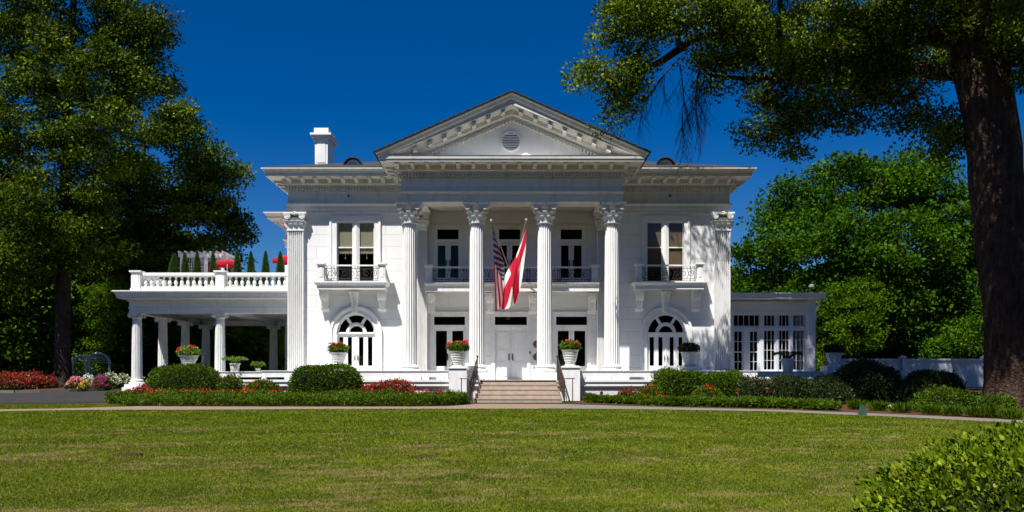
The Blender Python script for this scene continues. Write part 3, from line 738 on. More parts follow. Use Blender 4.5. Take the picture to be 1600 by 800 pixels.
def arch_strip(mb, cx, cz, ri, ro, y0, y1, a0=0, a1=math.pi, n=24):
    for i in range(n):
        t0, t1 = a0+(a1-a0)*i/n, a0+(a1-a0)*(i+1)/n
        v = [(cx+r_*math.cos(a), y, cz+r_*math.sin(a)) for a in (t0, t1) for r_, y in ((ri, y0), (ro, y0), (ro, y1), (ri, y1))]
        mb.add(v, [(0,1,5,4),(1,2,6,5),(3,0,4,7),(2,3,7,6)])
    for a, fl in ((a0, 0), (a1, 1)):
        v = [(cx+r_*math.cos(a), y, cz+r_*math.sin(a)) for r_, y in ((ri, y0), (ro, y0), (ro, y1), (ri, y1))]; mb.add(v, [(0,1,2,3) if fl else (3,2,1,0)])
for cx in AX:
    f = MB(); y = YW
    arch_strip(f, cx, AZ, AR-.02, AR+.29, y-.05, y+.02); arch_strip(f, cx, AZ, AR+.20, AR+.30, y-.10, y-.045); arch_strip(f, cx, AZ, AR-.02, AR+.03, y-.08, y-.047)
    for sg in (-1, 1):
        f.box(cx+sg*(AR-.02), cx+sg*(AR+.29), y-.05, y+.02, 0, AZ); f.box(cx+sg*(AR+.20), cx+sg*(AR+.30), y-.10, y-.045, 0, AZ-.001)
    # fanlight frame
    arch_strip(f, cx, AZ, .78, AR+.0, y+.06, y+.16); arch_strip(f, cx, AZ, .30, .46, y+.05, y+.16); arch_strip(f, cx, AZ, .34, .42, y+.02, y+.05)
    for a in (R(58), R(122)):
        dx, dz = math.cos(a), math.sin(a); qx, qz = -dz*.06, dx*.06
        f.prism([(cx+dx*.44-qx, AZ+dz*.44-qz), (cx+dx*.8-qx, AZ+dz*.8-qz), (cx+dx*.8+qx, AZ+dz*.8+qz), (cx+dx*.44+qx, AZ+dz*.44+qz)][::-1], y+.045, y+.15)
    f.box(cx-AR, cx+AR, y+.03, y+.17, AZ-.10, AZ+.02); f.box(cx-AR, cx+AR, y+.0, y+.05, AZ-.05, AZ)
    fo = f.build('fanlight', PAINT, house)
    b = MB(); b.prism([(cx+.8*math.cos(math.pi*i/20), AZ+.8*math.sin(math.pi*i/20)) for i in range(21)][::-1], y+.10, y+.112); b.build('pane', GLASS, fo)
    dr = MB(); xx0 = cx-AR
    lites = [(PX(p, YW)-PX(557 if cx < 0 else 1040, YW)+cx+(0 if cx > 0 else 0), PX(q, YW)-PX(557 if cx < 0 else 1040, YW)+cx) for p, q in (((530, 536.5), (543.5, 550), (561, 568), (575, 582)) if cx < 0 else ((1014.7, 1021.5), (1028.5, 1035), (1046, 1052.5), (1060, 1066)))]
    wall_grid(dr, cx-AR, cx-.006, .0, AZ-.1, y+.07, y+.14, [(a, b, .62, 1.90) for a, b in lites[:2]])
    wall_grid(dr, cx+.006, cx+AR, .0, AZ-.1, y+.07, y+.14, [(a, b, .62, 1.90) for a, b in lites[2:]])
    for a, b in ((cx-AR+.1, cx-.1), (cx+.1, cx+AR-.1)): dr.box(a, b, y+.055, y+.071, .12, .48)
    dr.box(cx-.03, cx+.03, y+.05, y+.07, 0, AZ-.1)
    do = dr.build('arched_door', PAINT, house); pane(do, [(a, b, .62, 1.90) for a, b in lites], y+.10)
    for sg in (-1, 1):
        hd = MB(); hd.box(cx+sg*.07-.012, cx+sg*.07+.012, y+.0, y+.055, .86, 1.08); hd.build('handle', BRASS, do)
    # keystone
    ks = MB(); zt_, zb_ = 3.98, 2.98
    prof = [(0, zt_), (-.26, zt_), (-.30, zt_-.10), (-.24, zt_-.22), (-.16, zt_-.5), (-.15, zt_-.8), (-.12, zb_), (0, zb_)]
    v = []
    for s1 in (-1, 1):
        for p, z in prof: v.append((cx-.05+s1*(.12+.09*(z-zb_)), YW+p, z))
    nn_ = len(prof); ks.add(v, [tuple(range(nn_)), tuple(range(2*nn_-1, nn_-1, -1))]+[(i, i+nn_, (i+1) % nn_+nn_, (i+1) % nn_) for i in range(nn_)])
    for q in (-.07, 0, .07): ks.tube([(cx-.05+q*1.3, YW-.31, zt_-.08), (cx-.05+q*1.1, YW-.23, zt_-.3), (cx-.05+q, YW-.17, zt_-.6), (cx-.05+q*.8, YW-.14, zb_+.02)], .022, 5)
    ks.disc((cx-.05, YW-.30, zt_-.12), .11, .06, n=10); ks.ball((cx-.05, YW-.33, zt_-.12), .05, 8)
    ks.build('keystone', PAINT, house)

def french_door(c, h, z0, z1, zt0, zt1, glazed, lz0, lz1, name, lw, curtain=False):
    y = YC; f = MB()
    f.box(c-h-.12, c-h+.04, y-.04, y+.1, z0, z1+.12); f.box(c+h-.04, c+h+.12, y-.04, y+.1, z0, z1+.12)
    f.box(c-h+.04, c+h-.04, y-.038, y+.1, z1-.04, z1+.118); f.box(c-h-.15, c+h+.15, y-.08, y-.038, z1+.10, z1+.16)
    f.box(c-h+.04, c+h-.04, y-.0, y+.1, zt0-.13, zt0); f.box(c-h+.04, c+h-.04, y-.002, y+.1, zt1, z1-.041)
    fo = f.build('door_frame', PAINT, house)
    pane(fo, [(c-h+.04, c+h-.04, zt0, zt1)], y+.07)
    d_ = MB(); g = 1-1
    hs = []
    if glazed: hs = [(c-.12-lw, c-.12, lz0, lz1), (c+.12, c+.12+lw, lz0, lz1)]
    wall_grid(d_, c-h+.042, c-.004, z0, zt0-.132, y+.06, y+.12, hs[:1]); wall_grid(d_, c+.004, c+h-.042, z0, zt0-.132, y+.06, y+.12, hs[1:])
    if not glazed:
        for sg in (-1, 1):
            for a, b in ((.15, .8), (.95, 1.35), (1.5, 2.15)):
                xa, xb = c+sg*.10, c+sg*(h-.14)
                d_.box(xa, xb, y+.045, y+.061, a, b)
    do = d_.build(name, PAINT, house)
    if glazed: pane(do, hs, y+.09)
    for sg in (-1, 1):
        hd = MB(); hd.box(c+sg*.085-.03, c+sg*.085+.03, y+.035, y+.055, .86 + (z0 if z0 > 1 else 0), 1.16 + (z0 if z0 > 1 else 0))
        hd.tube([(c+sg*.085, y+.03, .9+(z0 if z0 > 1 else 0)), (c+sg*.085, y-.02, .95+(z0 if z0 > 1 else 0)), (c+sg*.085, y-.02, 1.07+(z0 if z0 > 1 else 0)), (c+sg*.085, y+.03, 1.12+(z0 if z0 > 1 else 0))], .014, 6)
        hd.build('handle', BRASS, do)
    if curtain:
        cu = MB()
        for q, s in hs_pairs(hs): 
            n_ = 16
            v = [(q+(s-q)*k/n_, y+.2+.02*math.sin(k*1.9), z) for z in (lz0, lz1) for k in range(n_+1)]
            cu.add(v, [(k, k+1, k+2+n_, k+1+n_) for k in range(n_)])
        cu.build('curtain', CURTB, do)
def hs_pairs(hs): return [(a-.03, b+.03) for a, b, _, _ in hs]
for i, (c, h) in enumerate(DOORS1):
    french_door(c, h, 0, 2.9, 2.46, 2.84, i != 1, .60, 2.2, 'entrance_door' if i == 1 else 'french_door', .50)
for i, (c, h) in enumerate(DOORS2):
    french_door(c, h, 4.25, 6.82, 6.33, 6.78, True, 4.6, 6.06, 'french_door', .34, i == 0)

# ---------------- balconies
def iron_rail(mb, x0, x1, y, z0, z1, panels):
    r = .011
    for z in (z0+.05, z0+.14, z1-.10): mb.tube([(x0, y, z), (x1, y, z)], r, 4)
    n = max(2, int((x1-x0)/.13))
    for k in range(n+1):
        x = x0+(x1-x0)*k/n
        mb.tube([(x, y, z0), (x, y, z0+.14)], r*.8, 4); mb.tube([(x, y, z1-.10), (x, y, z1)], r*.8, 4)
    for p in range(panels+1):
        x = x0+(x1-x0)*p/panels
        for o in (-.07, .0, .07):
            if x0-.001 <= x+o <= x1+.001: mb.tube([(x+o, y, z0), (x+o, y, z1)], r*1.2, 4)
    H = (z1-z0-.24)
    for p in range(panels):
        a = x0+(x1-x0)*p/panels+.08; b = x0+(x1-x0)*(p+1)/panels-.08; zc = z0+.14+H/2
        ns = max(2, int(round((b-a)/.30)))
        for k in range(ns):
            c = a+(b-a)*(k+.5)/ns; R_ = min(H/2, (b-a)/ns/2)*.98; sg = 1 if k % 2 else -1
            mb.tube([(c+R_*(1-.75*t)*math.cos(sg*(t*9.5)+1.57), y, zc+R_*(1-.75*t)*math.sin(sg*(t*9.5)+1.57)) for t in [q/22 for q in range(23)]], r*1.1, 4)
            mb.tube([(c-(b-a)/ns/2, y, zc-H/2), (c-(b-a)/ns/4, y, zc), (c-(b-a)/ns/2, y, zc+H/2)], r, 4)
def post(mb, x, y, z0, z1, wd=.32):
    mb.box(x-wd/2, x+wd/2, y-wd/2, y+wd/2, z0, z0+.12); mb.box(x-wd/2+.03, x+wd/2-.03, y-wd/2+.03, y+wd/2-.03, z0+.12, z1-.12)
    mb.box(x-wd/2+.09, x+wd/2-.09, y-wd/2+.015, y-wd/2+.032, z0+.2, z1-.2)
    mb.box(x-wd/2, x+wd/2, y-wd/2, y+wd/2, z1-.12, z1-.07); mb.box(x-wd/2-.04, x+wd/2+.04, y-wd/2-.04, y+wd/2+.04, z1-.07, z1)
def corbel(mb, x, yw, z1, L, h, wd):
    prof = [(0, z1), (L, z1), (L, z1-.07), (L*.98, z1-.2), (L*.8, z1-h*.42), (L*.55, z1-h*.5), (L*.5, z1-h*.62), (L*.42, z1-h*.85), (L*.3, z1-h*.98), (0, z1-h)]
    v = []; n_ = len(prof)
    for s1 in (-1, 1):
        for p, z in prof: v.append((x+s1*wd/2, yw-p, z))
    mb.add(v, [tuple(range(n_)), tuple(range(2*n_-1, n_-1, -1))]+[(i, i+n_, (i+1) % n_+n_, (i+1) % n_) for i in range(n_)])
    for s1 in (-1, 1):
        mb.disc((x+s1*wd/2, yw-L*.72, z1-.17), .12, .05, 'X', 12); mb.disc((x+s1*wd/2, yw-L*.35, z1-h*.85), .07, .05, 'X', 10)
    for q in (-.33, 0, .33): mb.tube([(x+q*wd, yw-L-.004, z1-.09), (x+q*wd, yw-L*.98, z1-.2), (x+q*wd, yw-L*.80, z1-h*.42), (x+q*wd, yw-L*.5, z1-h*.6), (x+q*wd, yw-L*.40, z1-h*.9)], .022, 5)
    mb.box(x-wd/2-.03, x+wd/2+.03, yw-L-.04, yw, z1-.05, z1)
for (xa, xb) in ((PX(495, 37.55), PX(603.5, 37.55)), (PX(992, 37.55), PX(1100, 37.55))):
    b = MB(); yf = 37.45
    b.molding([(xa, YW), (xa, yf), (xb, yf), (xb, YW)], [(-.2, 3.97), (-.02, 3.97), (-.02, 4.14), (.02, 4.15), (.05, 4.20), (.09, 4.25), (.09, 4.31), (-.2, 4.312)])
    b.box(xa+.15, xb-.15, yf+.15, YW, 4.0, 4.305)
    post(b, xa+.18, yf+.18, 4.31, 5.13); post(b, xb-.18, yf+.18, 4.31, 5.13)
    b.box(xa+.32, xb-.32, yf+.12, yf+.24, 5.00, 5.06)
    for x in (xa+.18, xb-.18): b.box(x-.05, x+.05, yf+.34, YW, 5.00, 5.06)
    bo = b.build('balcony', PAINT, house)
    ir = MB(); iron_rail(ir, xa+.34, xb-.34, yf+.18, 4.33, 5.0, 1); ir.build('railing', IRON, bo)
    for x in (xa+.26, xb-.26):
        cb = MB(); corbel(cb, x, YW, 3.97, .55, .92, .34); cb.build('corbel', PAINT, bo, smooth=True, angle=30)
b = MB(); yf = 37.05; X0, X1 = -3.78, 3.78
b.molding([(X0, yf), (X1, yf)], [(-.3, 3.84), (0, 3.84), (0, 4.02), (.02, 4.03), (.02, 4.08), (.06, 4.10), (.09, 4.16), (.09, 4.22), (-.3, 4.222)])
b.box(X0, X1, yf+.2, YC, 3.95, 4.215)
post(b, X0+.17, yf+.2, 4.22, 5.0); post(b, X1-.17, yf+.2, 4.22, 5.0)
b.box(X0+.33, X1-.33, yf+.14, yf+.26, 4.86, 4.93)
bo = b.build('balcony', PAINT, house)
ir = MB(); iron_rail(ir, X0+.34, X1-.34, yf+.2, 4.23, 4.86, 5); ir.build('railing', IRON, bo)
for x in (-3.62, -1.0, .93, 3.6):
    cb = MB(); corbel(cb, x, YC, 3.86, .5, .90, .34); cb.build('corbel', PAINT, bo, smooth=True, angle=30)
# small things on the wall
for px, py in ((544, 305), (1046, 305)):
    b = MB(); p = at(px, py, Yf-.05); b.tube([p+Vector((0, .06, 0)), p, p+Vector((.04, -.08, -.06))], [.03, .04, .05], 8)
    b.build('security_camera', IRON, house)
b = MB(); p = at(828, 551, YC-.02); b.box(p.x-.035, p.x+.035, p.y-.02, YC, p.z-.06, p.z+.06); b.build('doorbell', IRON, house)

# fix children: meshes were built in world space while the root sits at the house's foot
def settle(root):
    for c in root.children: c.location = Vector(c.location) - Vector(root.location)
settle(house)

# ================================================================== terrace and steps
ter = thing('terrace', 'low white front terrace with slotted parapet under the mansion columns', 'terrace', (0, 35.2, -.9))
b = MB(); b.box(-10.45, 10.2, 35.0, 38.6, -.10, -.002); b.box(-14.4, -10.45, 39.35, 50, -.10, -.003); b.box(-10.45, -10.3, 38.6, 50, -.1, -.004)
b.box(10.2, 14.9, 38.3, 52, -.10, -.003)
b.build('floor_slab', PAINT, ter)
b = MB(); b.box(-10.4, -1.3, 35.04, 35.3, -.27, -.10); b.box(1.82, 10.15, 35.04, 35.3, -.27, -.10); b.box(-14.35, -10.4, 39.39, 39.6, -.27, -.1); b.box(10.2, 14.85, 38.34, 38.5, -.27, -.1)
b.build('floor_edge', PAINT, ter)
b = MB(); b.box(-10.35, -1.30, 35.13, 35.4, -1.05, -.27); b.box(1.82, 10.1, 35.13, 35.4, -1.05, -.27); b.box(-14.3, -10.4, 39.5, 39.7, -.9, -.27); b.box(10.15, 14.8, 38.45, 38.7, -.9, -.27)
b.box(-14.35, -14.2, 39.6, 50, -.9, -.1); b.box(-1.3, 1.82, 35.06, 35.4, -1.05, -.11)
b.build('brick_base', BRICKW, ter)
def parapet(x0, x1, y, z1=.37, pitch=1.33):
    b = MB(); b.box(x0, x1, y, y+.28, .11, z1-.03); b.box(x0-.02, x1+.02, y-.03, y+.31, z1-.03, z1)
    n_ = max(1, round((x1-x0)/pitch))
    for k in range(n_+1):
        x = x0+(x1-x0)*k/n_; b.box(max(x0, x-.15), min(x1, x+.15), y+.002, y+.278, -.004, .112)
    return b.build('parapet', PAINT, ter)
parapet(-10.3, -2.62, 35.1); parapet(2.82, 10.1, 35.1); parapet(-14.0, -10.35, 39.4, .37, 3.65); parapet(10.2, 13.9, 38.3, .37, 3.7)
PEDS = [(-2.21, 35.12, .80, .53), (2.40, 35.12, .82, .56), (14.4, 38.2, .95, .62), (PX(529, 35.9), 35.9, .8, .62), (PX(1078, 35.9), 35.9, .8, .56), (PX(295, 39.2), 39.2, .8, .62)]
for x, y, wd, zt in PEDS:
    b = MB(); zb_ = -.95 if y < 35.5 else (-.7 if x > 12 or x < -14 else -.004)
    b.box(x-wd/2+.04, x+wd/2-.04, y-wd/2+.04, y+wd/2-.04, zb_, zt-.08); b.box(x-wd/2, x+wd/2, y-wd/2, y+wd/2, zt-.08, zt-.03); b.box(x-wd/2+.08, x+wd/2-.08, y-wd/2+.08, y+wd/2-.08, zt-.03, zt)
    b.build('pedestal', PAINT, ter)
settle(ter)
st = MB()
for k in range(5):
    zt = -.186*k; w0, w1 = -1.29-.06*k, 1.81+.045*k; y0 = 35.0-.30*(k+1)
    st.box(w0, w1, y0, y0+.30+.03, zt-.186-.05, zt-.188); 
    if k > 0: st.box(w0-.002, w1+.002, y0-.025+.3*0, y0+.302, zt-.001-.055, zt-.001)
st2 = MB(); 
for k in range(5):
    ztop = -.186*k - (.0 if k else .002); yb = 35.04; y0 = 35.0-.30*k; w0, w1 = -1.29-.06*k, 1.81+.045*k
    st2.box(w0+.001*k, w1-.001*k, y0-.0, yb+.01-.001*k, -1.1, ztop-.05); st2.box(w0-.01, w1+.01, y0-.014, min(y0+.32, 35.05+.001*k), ztop-.05, ztop)
o = st2.build('front_steps', STONE); tag(o, 'wide tan stone steps rising to the entrance between the urn pedestals', 'steps')
# handrails
def handrail(x0, x1, label, side):
    t = thing('handrail', label, 'handrail', (x0, 34.2, -.5), 'iron handrails beside the steps')
    b = MB(); A = Vector((x0, 34.95, .88)); B = Vector((x1, 33.45, -.06)); 
    b.tube([A+Vector((0, .25, .0)), A, B, B+Vector((0, -.12, -.02))], .03, 6)
    b.tube([A-Vector((0, 0, .78)), B-Vector((0, 0, .76))], .016, 5)
    for k in range(3):
        q = A.lerp(B, k/2); b.tube([q, Vector((q.x, q.y, q.z-.90))], .026, 6)
    q = A + Vector((0, .0, 0)); b.ball((q.x, q.y, q.z+.06), .05)
    for k in range(1, 12):
        if k in (6,): continue
        q = A.lerp(B, k/12); b.tube([q, (q.x, q.y, q.z-.78)], .011, 4)
        if k % 2: b.tube([(q.x, q.y+.10*math.sin(s*6.28), q.z-.1-.6*s) for s in [i/10 for i in range(11)]], .011, 4)
    b.build('rail', IRONB, t)
    b = MB(); xo = x1+side*.34
    b.tube([(xo, 33.75, .06-.02), (x1, 33.75, .05-.02)], .02, 5); b.tube([(xo+side*.08, 33.75, .04), (xo-side*.02, 33.75, .04)], .02, 5)
    b.tube([(xo, 33.75, .05), (xo, 33.75, -.95)], .02, 5); b.build('side_rail', IRONB, t)
    settle(t)
handrail(-1.42, -1.66, 'dark iron handrail on the left edge of the front steps', -1)
handrail(1.86, 2.06, 'dark iron handrail on the right edge of the front steps', 1)

# ================================================================== side portico (porte cochere)
sp = thing('side_portico', 'white flat roofed side portico with slim columns and a balustraded roof', 'portico', (-14, 40.5, -.5))
px0, py0 = -18.04, 40.2
b = MB(); eprof = [(-.5, 3.13), (0, 3.13), (0, 3.33), (.03, 3.34), (.03, 3.38), (0, 3.40), (0, 3.66), (.05, 3.68), (.07, 3.74), (.10, 3.76), (.40, 3.80), (.42, 3.92), (.45, 3.94), (.48, 4.04), (.56, 4.10), (.56, 4.15), (-.5, 4.18)]
b.molding([(px0, 50.05), (px0, py0), (-10.02, py0)], eprof); b.box(px0, -10.02, 49.55, 50.05, 3.13, 3.9); b.box(-14.1, -13.6, py0+.45, 49.6, 3.2, 3.75)
for k in range(70): b.box(px0+.06+k*.115, px0+.06+k*.115+.06, py0-.085, py0-.045, 3.685, 3.735)
b.build('entablature', PAINT, sp)
b = MB(); b.box(px0+.45, -10.1, py0+.45, 49.6, 3.40, 3.46); b.box(px0+.1, -10.05, py0+.1, 50, 4.0, 4.19)
b.build('ceiling', PAINT, sp)
s = MB(); s.lathe(0, 0, shaft_prof(.245, .205, .0, 2.93), 20*6, (20, .15))
def ionic(mb, r, h, half):
    mb.lathe(0, 0, [(r, -.02), (r*1.15, 0), (r*1.18, .03), (r, .05), (r, h*.4), (r*1.3, h*.55), (r*1.3, h*.75)], 20)
    for s1 in (-1, 1):
        for s2 in (-1, 1): volute(mb, (s1*.25, s2*.22, h*.45), .095, 'Y', .08); volute(mb, (s2*.25, s1*.22, h*.45), .085, 'X', .06)
        mb.tube([(-.25, s1*.22, h*.45+.09), (0, s1*.23, h*.62), (.25, s1*.22, h*.45+.09)], .025, 5)
    mb.box(-half, half, -half, half, h*.75, h)
    return mb
ic = ionic(MB(), .205, .24, .30)
bb = MB(); bb.lathe(0, 0, base_prof(.245, -.22, .24), 24); bb.box(-.42, .42, -.42, .42, -.36, -.22); bb.box(-.50, .50, -.50, .50, -.85, -.36)
pc0 = s.build('column', PAINT, sp, smooth=True, angle=50); ic0 = ic.build('capital', PAINT, pc0, smooth=True); ic0.location = (0, 0, 2.90); pb0 = bb.build('column_base', PAINT, pc0, smooth=True)
spots = [(-17.8, 40.5), (-17.8, 43.5), (-17.8, 46.5), (-17.8, 49.6), (-13.86, 40.5), (-13.86, 49.6)]
for i, (x, y) in enumerate(spots):
    if i == 0: pc0.location = (x, y, 0)
    else:
        c = place(pc0, 'column', sp, (x, y, 0)); place(ic0, 'capital', c, (0, 0, 2.90)); place(pb0, 'column_base', c)
# balustrade
b = MB(); yb = 40.35; xb0 = -17.75
for y_, xa_, xb_ in ((yb, xb0, -10.0),):
    b.box(xa_+.2, xb_, y_-.14, y_+.14, 4.18, 4.38); b.box(xa_+.2, xb_, y_-.16, y_+.16, 4.90, 5.04); b.box(xa_+.2, xb_, y_-.11, y_+.11, 4.86, 4.90)
b.box(xb0-.14, xb0+.14, yb+.2, 49.8, 4.18, 4.38); b.box(xb0-.16, xb0+.16, yb+.2, 49.8, 4.90, 5.04)
b.build('balustrade_rail', PAINT, sp)
for x in (PX(214.5, yb), PX(345.5, yb)):
    b = MB(); post(b, x, yb, 4.18, 5.13, .47); b.build('balustrade_post', PAINT, sp)
bl = MB(); bl.lathe(0, 0, [(.07, 0), (.07, .05), (.045, .07), (.06, .09), (.088, .16), (.085, .22), (.06, .30), (.04, .36), (.035, .40), (.055, .41), (.055, .43), (.04, .44), (.07, .46), (.07, .485)], 12)
bo0 = bl.build('baluster', PAINT, sp, smooth=True, angle=50); first = True
bx = [PX(p, yb) for p in np.linspace(228, 331.5, 12)] + [PX(p, yb) for p in np.linspace(359.5, 445.5, 10)]
for x in bx:
    if first: bo0.location = (x, yb, 4.38); first = False
    else: place(bo0, 'baluster', sp, (x, yb, 4.38))
for k in range(30): place(bo0, 'baluster', sp, (xb0, yb+.5+k*.31, 4.38))
settle(sp)

# things on the portico roof
def cone_leaves(n, h, r, p=1.0):
    t = rng.uniform(0, 1, n)**.8; a = rng.uniform(0, 2*np.pi, n)
    rr_ = r*np.sin(np.pi*(0.5+.5*t))**.0*(1-t**1.5)**.75*(.92+.1*rng.uniform(-1, 1, n))*np.where(t < .06, .8, 1)
    c = np.stack([rr_*np.cos(a), rr_*np.sin(a), t*h], 1)
    nr = np.stack([np.cos(a), np.sin(a), np.full(n, .5)], 1)
    return c, nr
TOP = [(272, 395.5, 22), (289, 395, 14.5), (308, 393, 15), (333, 394, 14), (370.5, 393, 16), (392, 393, 15), (415, 392.5, 15), (438, 393, 16)]
tl = ['leftmost broad cone topiary on the portico roof, in the tree shade', 'second cone topiary from the left on the portico roof', 'third cone topiary from the left, before the white pergola', 'cone topiary just left of the middle balustrade post', 'cone topiary right of the middle balustrade post beside a red umbrella', 'sixth cone topiary from the left, against the blue sky', 'seventh cone topiary from the left, before open sky', 'rightmost cone topiary beside the fluted corner pilaster']
for i, (px, py, wpx) in enumerate(TOP):
    d = 41.3; x = PX(px, d); h = PZ(py, d)-4.5; r = wpx/2*d/F
    t = thing('cone_topiary', tl[i], 'topiary', (x, d, 4.19), 'cone topiaries on the portico roof')
    c, nr = cone_leaves(3200, h, r); c[:, 2] += .30
    leaves('foliage', c, .05, LF_T, t, nrm=nr*1.2, spread=.7, aspect=.4)
    q = MB(); q.lathe(0, 0, [(r*.82, .32), (r*.8, .5), (r*.72, .3+h*.45), (r*.35, .3+h*.8), (.01, .3+h*.97)], 14); q.build('dark_core', CORE, t)
    q = MB(); q.lathe(0, 0, [(.17, 0), (.22, .32), (.25, .33), (.25, .38), (.21, .38)], 16); q.build('planter', POTW, t, smooth=True)
def umbrella(px, py, d, r, label):
    x = PX(px, d); zt = PZ(py, d)
    t = thing('patio_umbrella', label, 'umbrella', (x, d, 4.19), 'red umbrellas on the portico roof'); H = zt-4.19
    b = MB(); n_ = 8; v = [(0, 0, H)]
    for rr_, dz in ((.5, .22), (1.0, .52)):
        for k in range(n_*2):
            a = 2*math.pi*k/(n_*2); sag = .0 if k % 2 == 0 else (.03 if rr_ < 1 else .06)
            v.append((r*rr_*math.cos(a)*(1-(.0 if k % 2 == 0 else .05)), r*rr_*math.sin(a)*(1-(.0 if k % 2 == 0 else .05)), H-dz*r*.62-sag*-.5))
    for k in range(n_*2): v.append((v[1+n_*2+k][0], v[1+n_*2+k][1], v[1+n_*2+k][2]-.14))
    m_ = n_*2
    f = [(0, 1+k, 1+(k+1) % m_) for k in range(m_)] + [(1+k, 1+m_+k, 1+m_+(k+1) % m_, 1+(k+1) % m_) for k in range(m_)] + [(1+m_+k, 1+2*m_+k, 1+2*m_+(k+1) % m_, 1+m_+(k+1) % m_) for k in range(m_)]
    b.add(v, f); b.build('canopy', REDCLOTH, t)
    b = MB(); b.tube([(0, 0, 0), (0, 0, H+.08)], .025, 8); b.build('pole', PAINT, t)
umbrella(459, 396, 45.2, 1.15, 'red umbrella half hidden behind the corner pilaster'); umbrella(355, 405, 45.5, .78, 'faded red umbrella behind the middle balustrade post')
umbrella(321, 411, 47.5, .8, 'small red umbrella seen through the white pergola')
pg = thing('pergola', 'white lattice pergola behind the portico roof balustrade', 'pergola', (PX(316, 46.5), 46.5, 4.19))
b = MB(); d = 46.5
for px in (284, 322, 348):
    for dy in (0, 2.0): b.box(PX(px, d)-.07, PX(px, d)+.07, d+dy-.07, d+dy+.07, 4.19, PZ(400, d))
b.build('post', PAINT, pg)
b = MB()
for dy in (0, 2.0): b.box(PX(279, d), PX(353, d), d+dy-.05, d+dy+.05, PZ(402, d), PZ(397, d))
for k in range(8): x = PX(282+k*9.7, d); b.box(x-.03, x+.03, d-.3, d+2.3, PZ(397, d), PZ(393, d))
b.build('rafters', PAINT, pg)
b = MB()
for k in range(11): x = PX(286, d)+k*.115; b.box(x-.012, x+.012, d-.02, d-.005, 5.2, PZ(402, d))
for k in range(8): z = 5.25+k*.15; b.box(PX(284, d), PX(322, d), d-.035, d-.02, z-.012, z+.012)
b.build('lattice', PAINT, pg); settle(pg)

# ================================================================== sunroom
sr = thing('sunroom', 'single storey white sunroom with gridded windows on the right side', 'sunroom', (12.2, 40.5, -.3)); ys_ = 40.5
sx = lambda p: PX(p, ys_); sz = lambda p: PZ(p, ys_)
b = MB(); b.box(9.75, 14.42, ys_, ys_+.3, sz(492), sz(470)); b.box(9.75, 14.42, ys_-.04, ys_+.26, sz(475), sz(473.5)); b.box(9.75, 14.45, ys_-.03, ys_+.2, sz(488), sz(486.5))
b.box(sx(1258), 14.42, ys_, ys_+.3, 0, sz(492)); b.box(9.75, sx(1146), ys_, ys_+.3, 0, sz(492)); b.box(9.75, 14.4, ys_+.002, ys_+.28, 0, sz(579)); b.box(14.1, 14.42, ys_+.3, 50, 0, sz(470)); b.box(sx(1262), sx(1272), ys_-.12, ys_+.0, 0, sz(466)); b.box(sx(1260), sx(1274), ys_-.15, ys_+.0, sz(493), sz(490))
b.build('wall', WALL, sr)
b = MB(); b.box(9.75, PX(1291, 39.7), 39.7, 50.5, PZ(466, 39.7), PZ(458.5, 39.7)); b.box(9.75, PX(1293, 39.6), 39.62, 50.6, PZ(458.5, 39.6), PZ(457, 39.6)); b.build('roof', PAINT, sr)
def sash(xa, xb, za, zb, nx, nz, bar=.022):
    f = MB(); fr = .05
    f.box(xa, xa+fr, ys_+.05, ys_+.13, za, zb); f.box(xb-fr, xb, ys_+.05, ys_+.13, za, zb); f.box(xa+fr, xb-fr, ys_+.052, ys_+.128, za, za+fr); f.box(xa+fr, xb-fr, ys_+.052, ys_+.128, zb-fr, zb)
    for k in range(1, nx): x = xa+(xb-xa)*k/nx; f.box(x-bar/2, x+bar/2, ys_+.06, ys_+.12, za+fr, zb-fr)
    for k in range(1, nz): z = za+(zb-za)*k/nz; f.box(xa+fr, xb-fr, ys_+.062, ys_+.118, z-bar/2, z+bar/2)
    o = f.build('window', FENCE, sr); pane(o, [(xa+fr, xb-fr, za+fr, zb-fr)], ys_+.09); return o
b = MB()
for p, q in ((1188, 1193), (1212, 1216.5), (1234.5, 1238.5)): b.box(sx(p), sx(q), ys_-.02, ys_+.2, 0, sz(492))
b.box(sx(1146), sx(1258), ys_-.01, ys_+.19, sz(515), sz(510.5)); b.build('mullion', FENCE, sr)
sash(sx(1145.5), sx(1188), sz(510.5), sz(491), 5, 1); 
for p, q in ((1193, 1212), (1216.5, 1234.5), (1238.5, 1257.5)): sash(sx(p), sx(q), sz(510.5), sz(491), 3, 1); sash(sx(p), sx(q), sz(579), sz(515), 3, 4)
for p, q in ((1145.5, 1162), (1170, 1186)):
    f = MB(); xa, xb = sx(p), sx(q); wall_grid(f, xa-.0, xb+.0, .0, sz(515), ys_+.04, ys_+.12, [(xa+.07, xb-.07, .42, sz(551)-.0), (xa+.07, xb-.07, sz(549), sz(518))])
    for z0_, z1_ in ((.42, sz(551)), (sz(549), sz(518))):
        f.box((xa+xb)/2-.014, (xa+xb)/2+.014, ys_+.05, ys_+.11, z0_, z1_); f.box(xa+.07, xb-.07, ys_+.052, ys_+.108, (z0_+z1_)/2-.014, (z0_+z1_)/2+.014)
    o = f.build('door', FENCE, sr); pane(o, [(xa+.07, xb-.07, .42, sz(518))], ys_+.09)
f = MB(); f.box(sx(1162), sx(1170), ys_+.0, ys_+.12, 0, sz(515)); f.box(sx(1186), sx(1188), ys_, ys_+.12, 0, sz(515)); f.build('door_jamb', FENCE, sr)
b = MB(); b.box(9.8, 14.1, ys_+3, ys_+3.1, 0, 3.5); b.build('shade_sheet', DARK, sr)  # dark sheet in place of the sunroom's inside shade
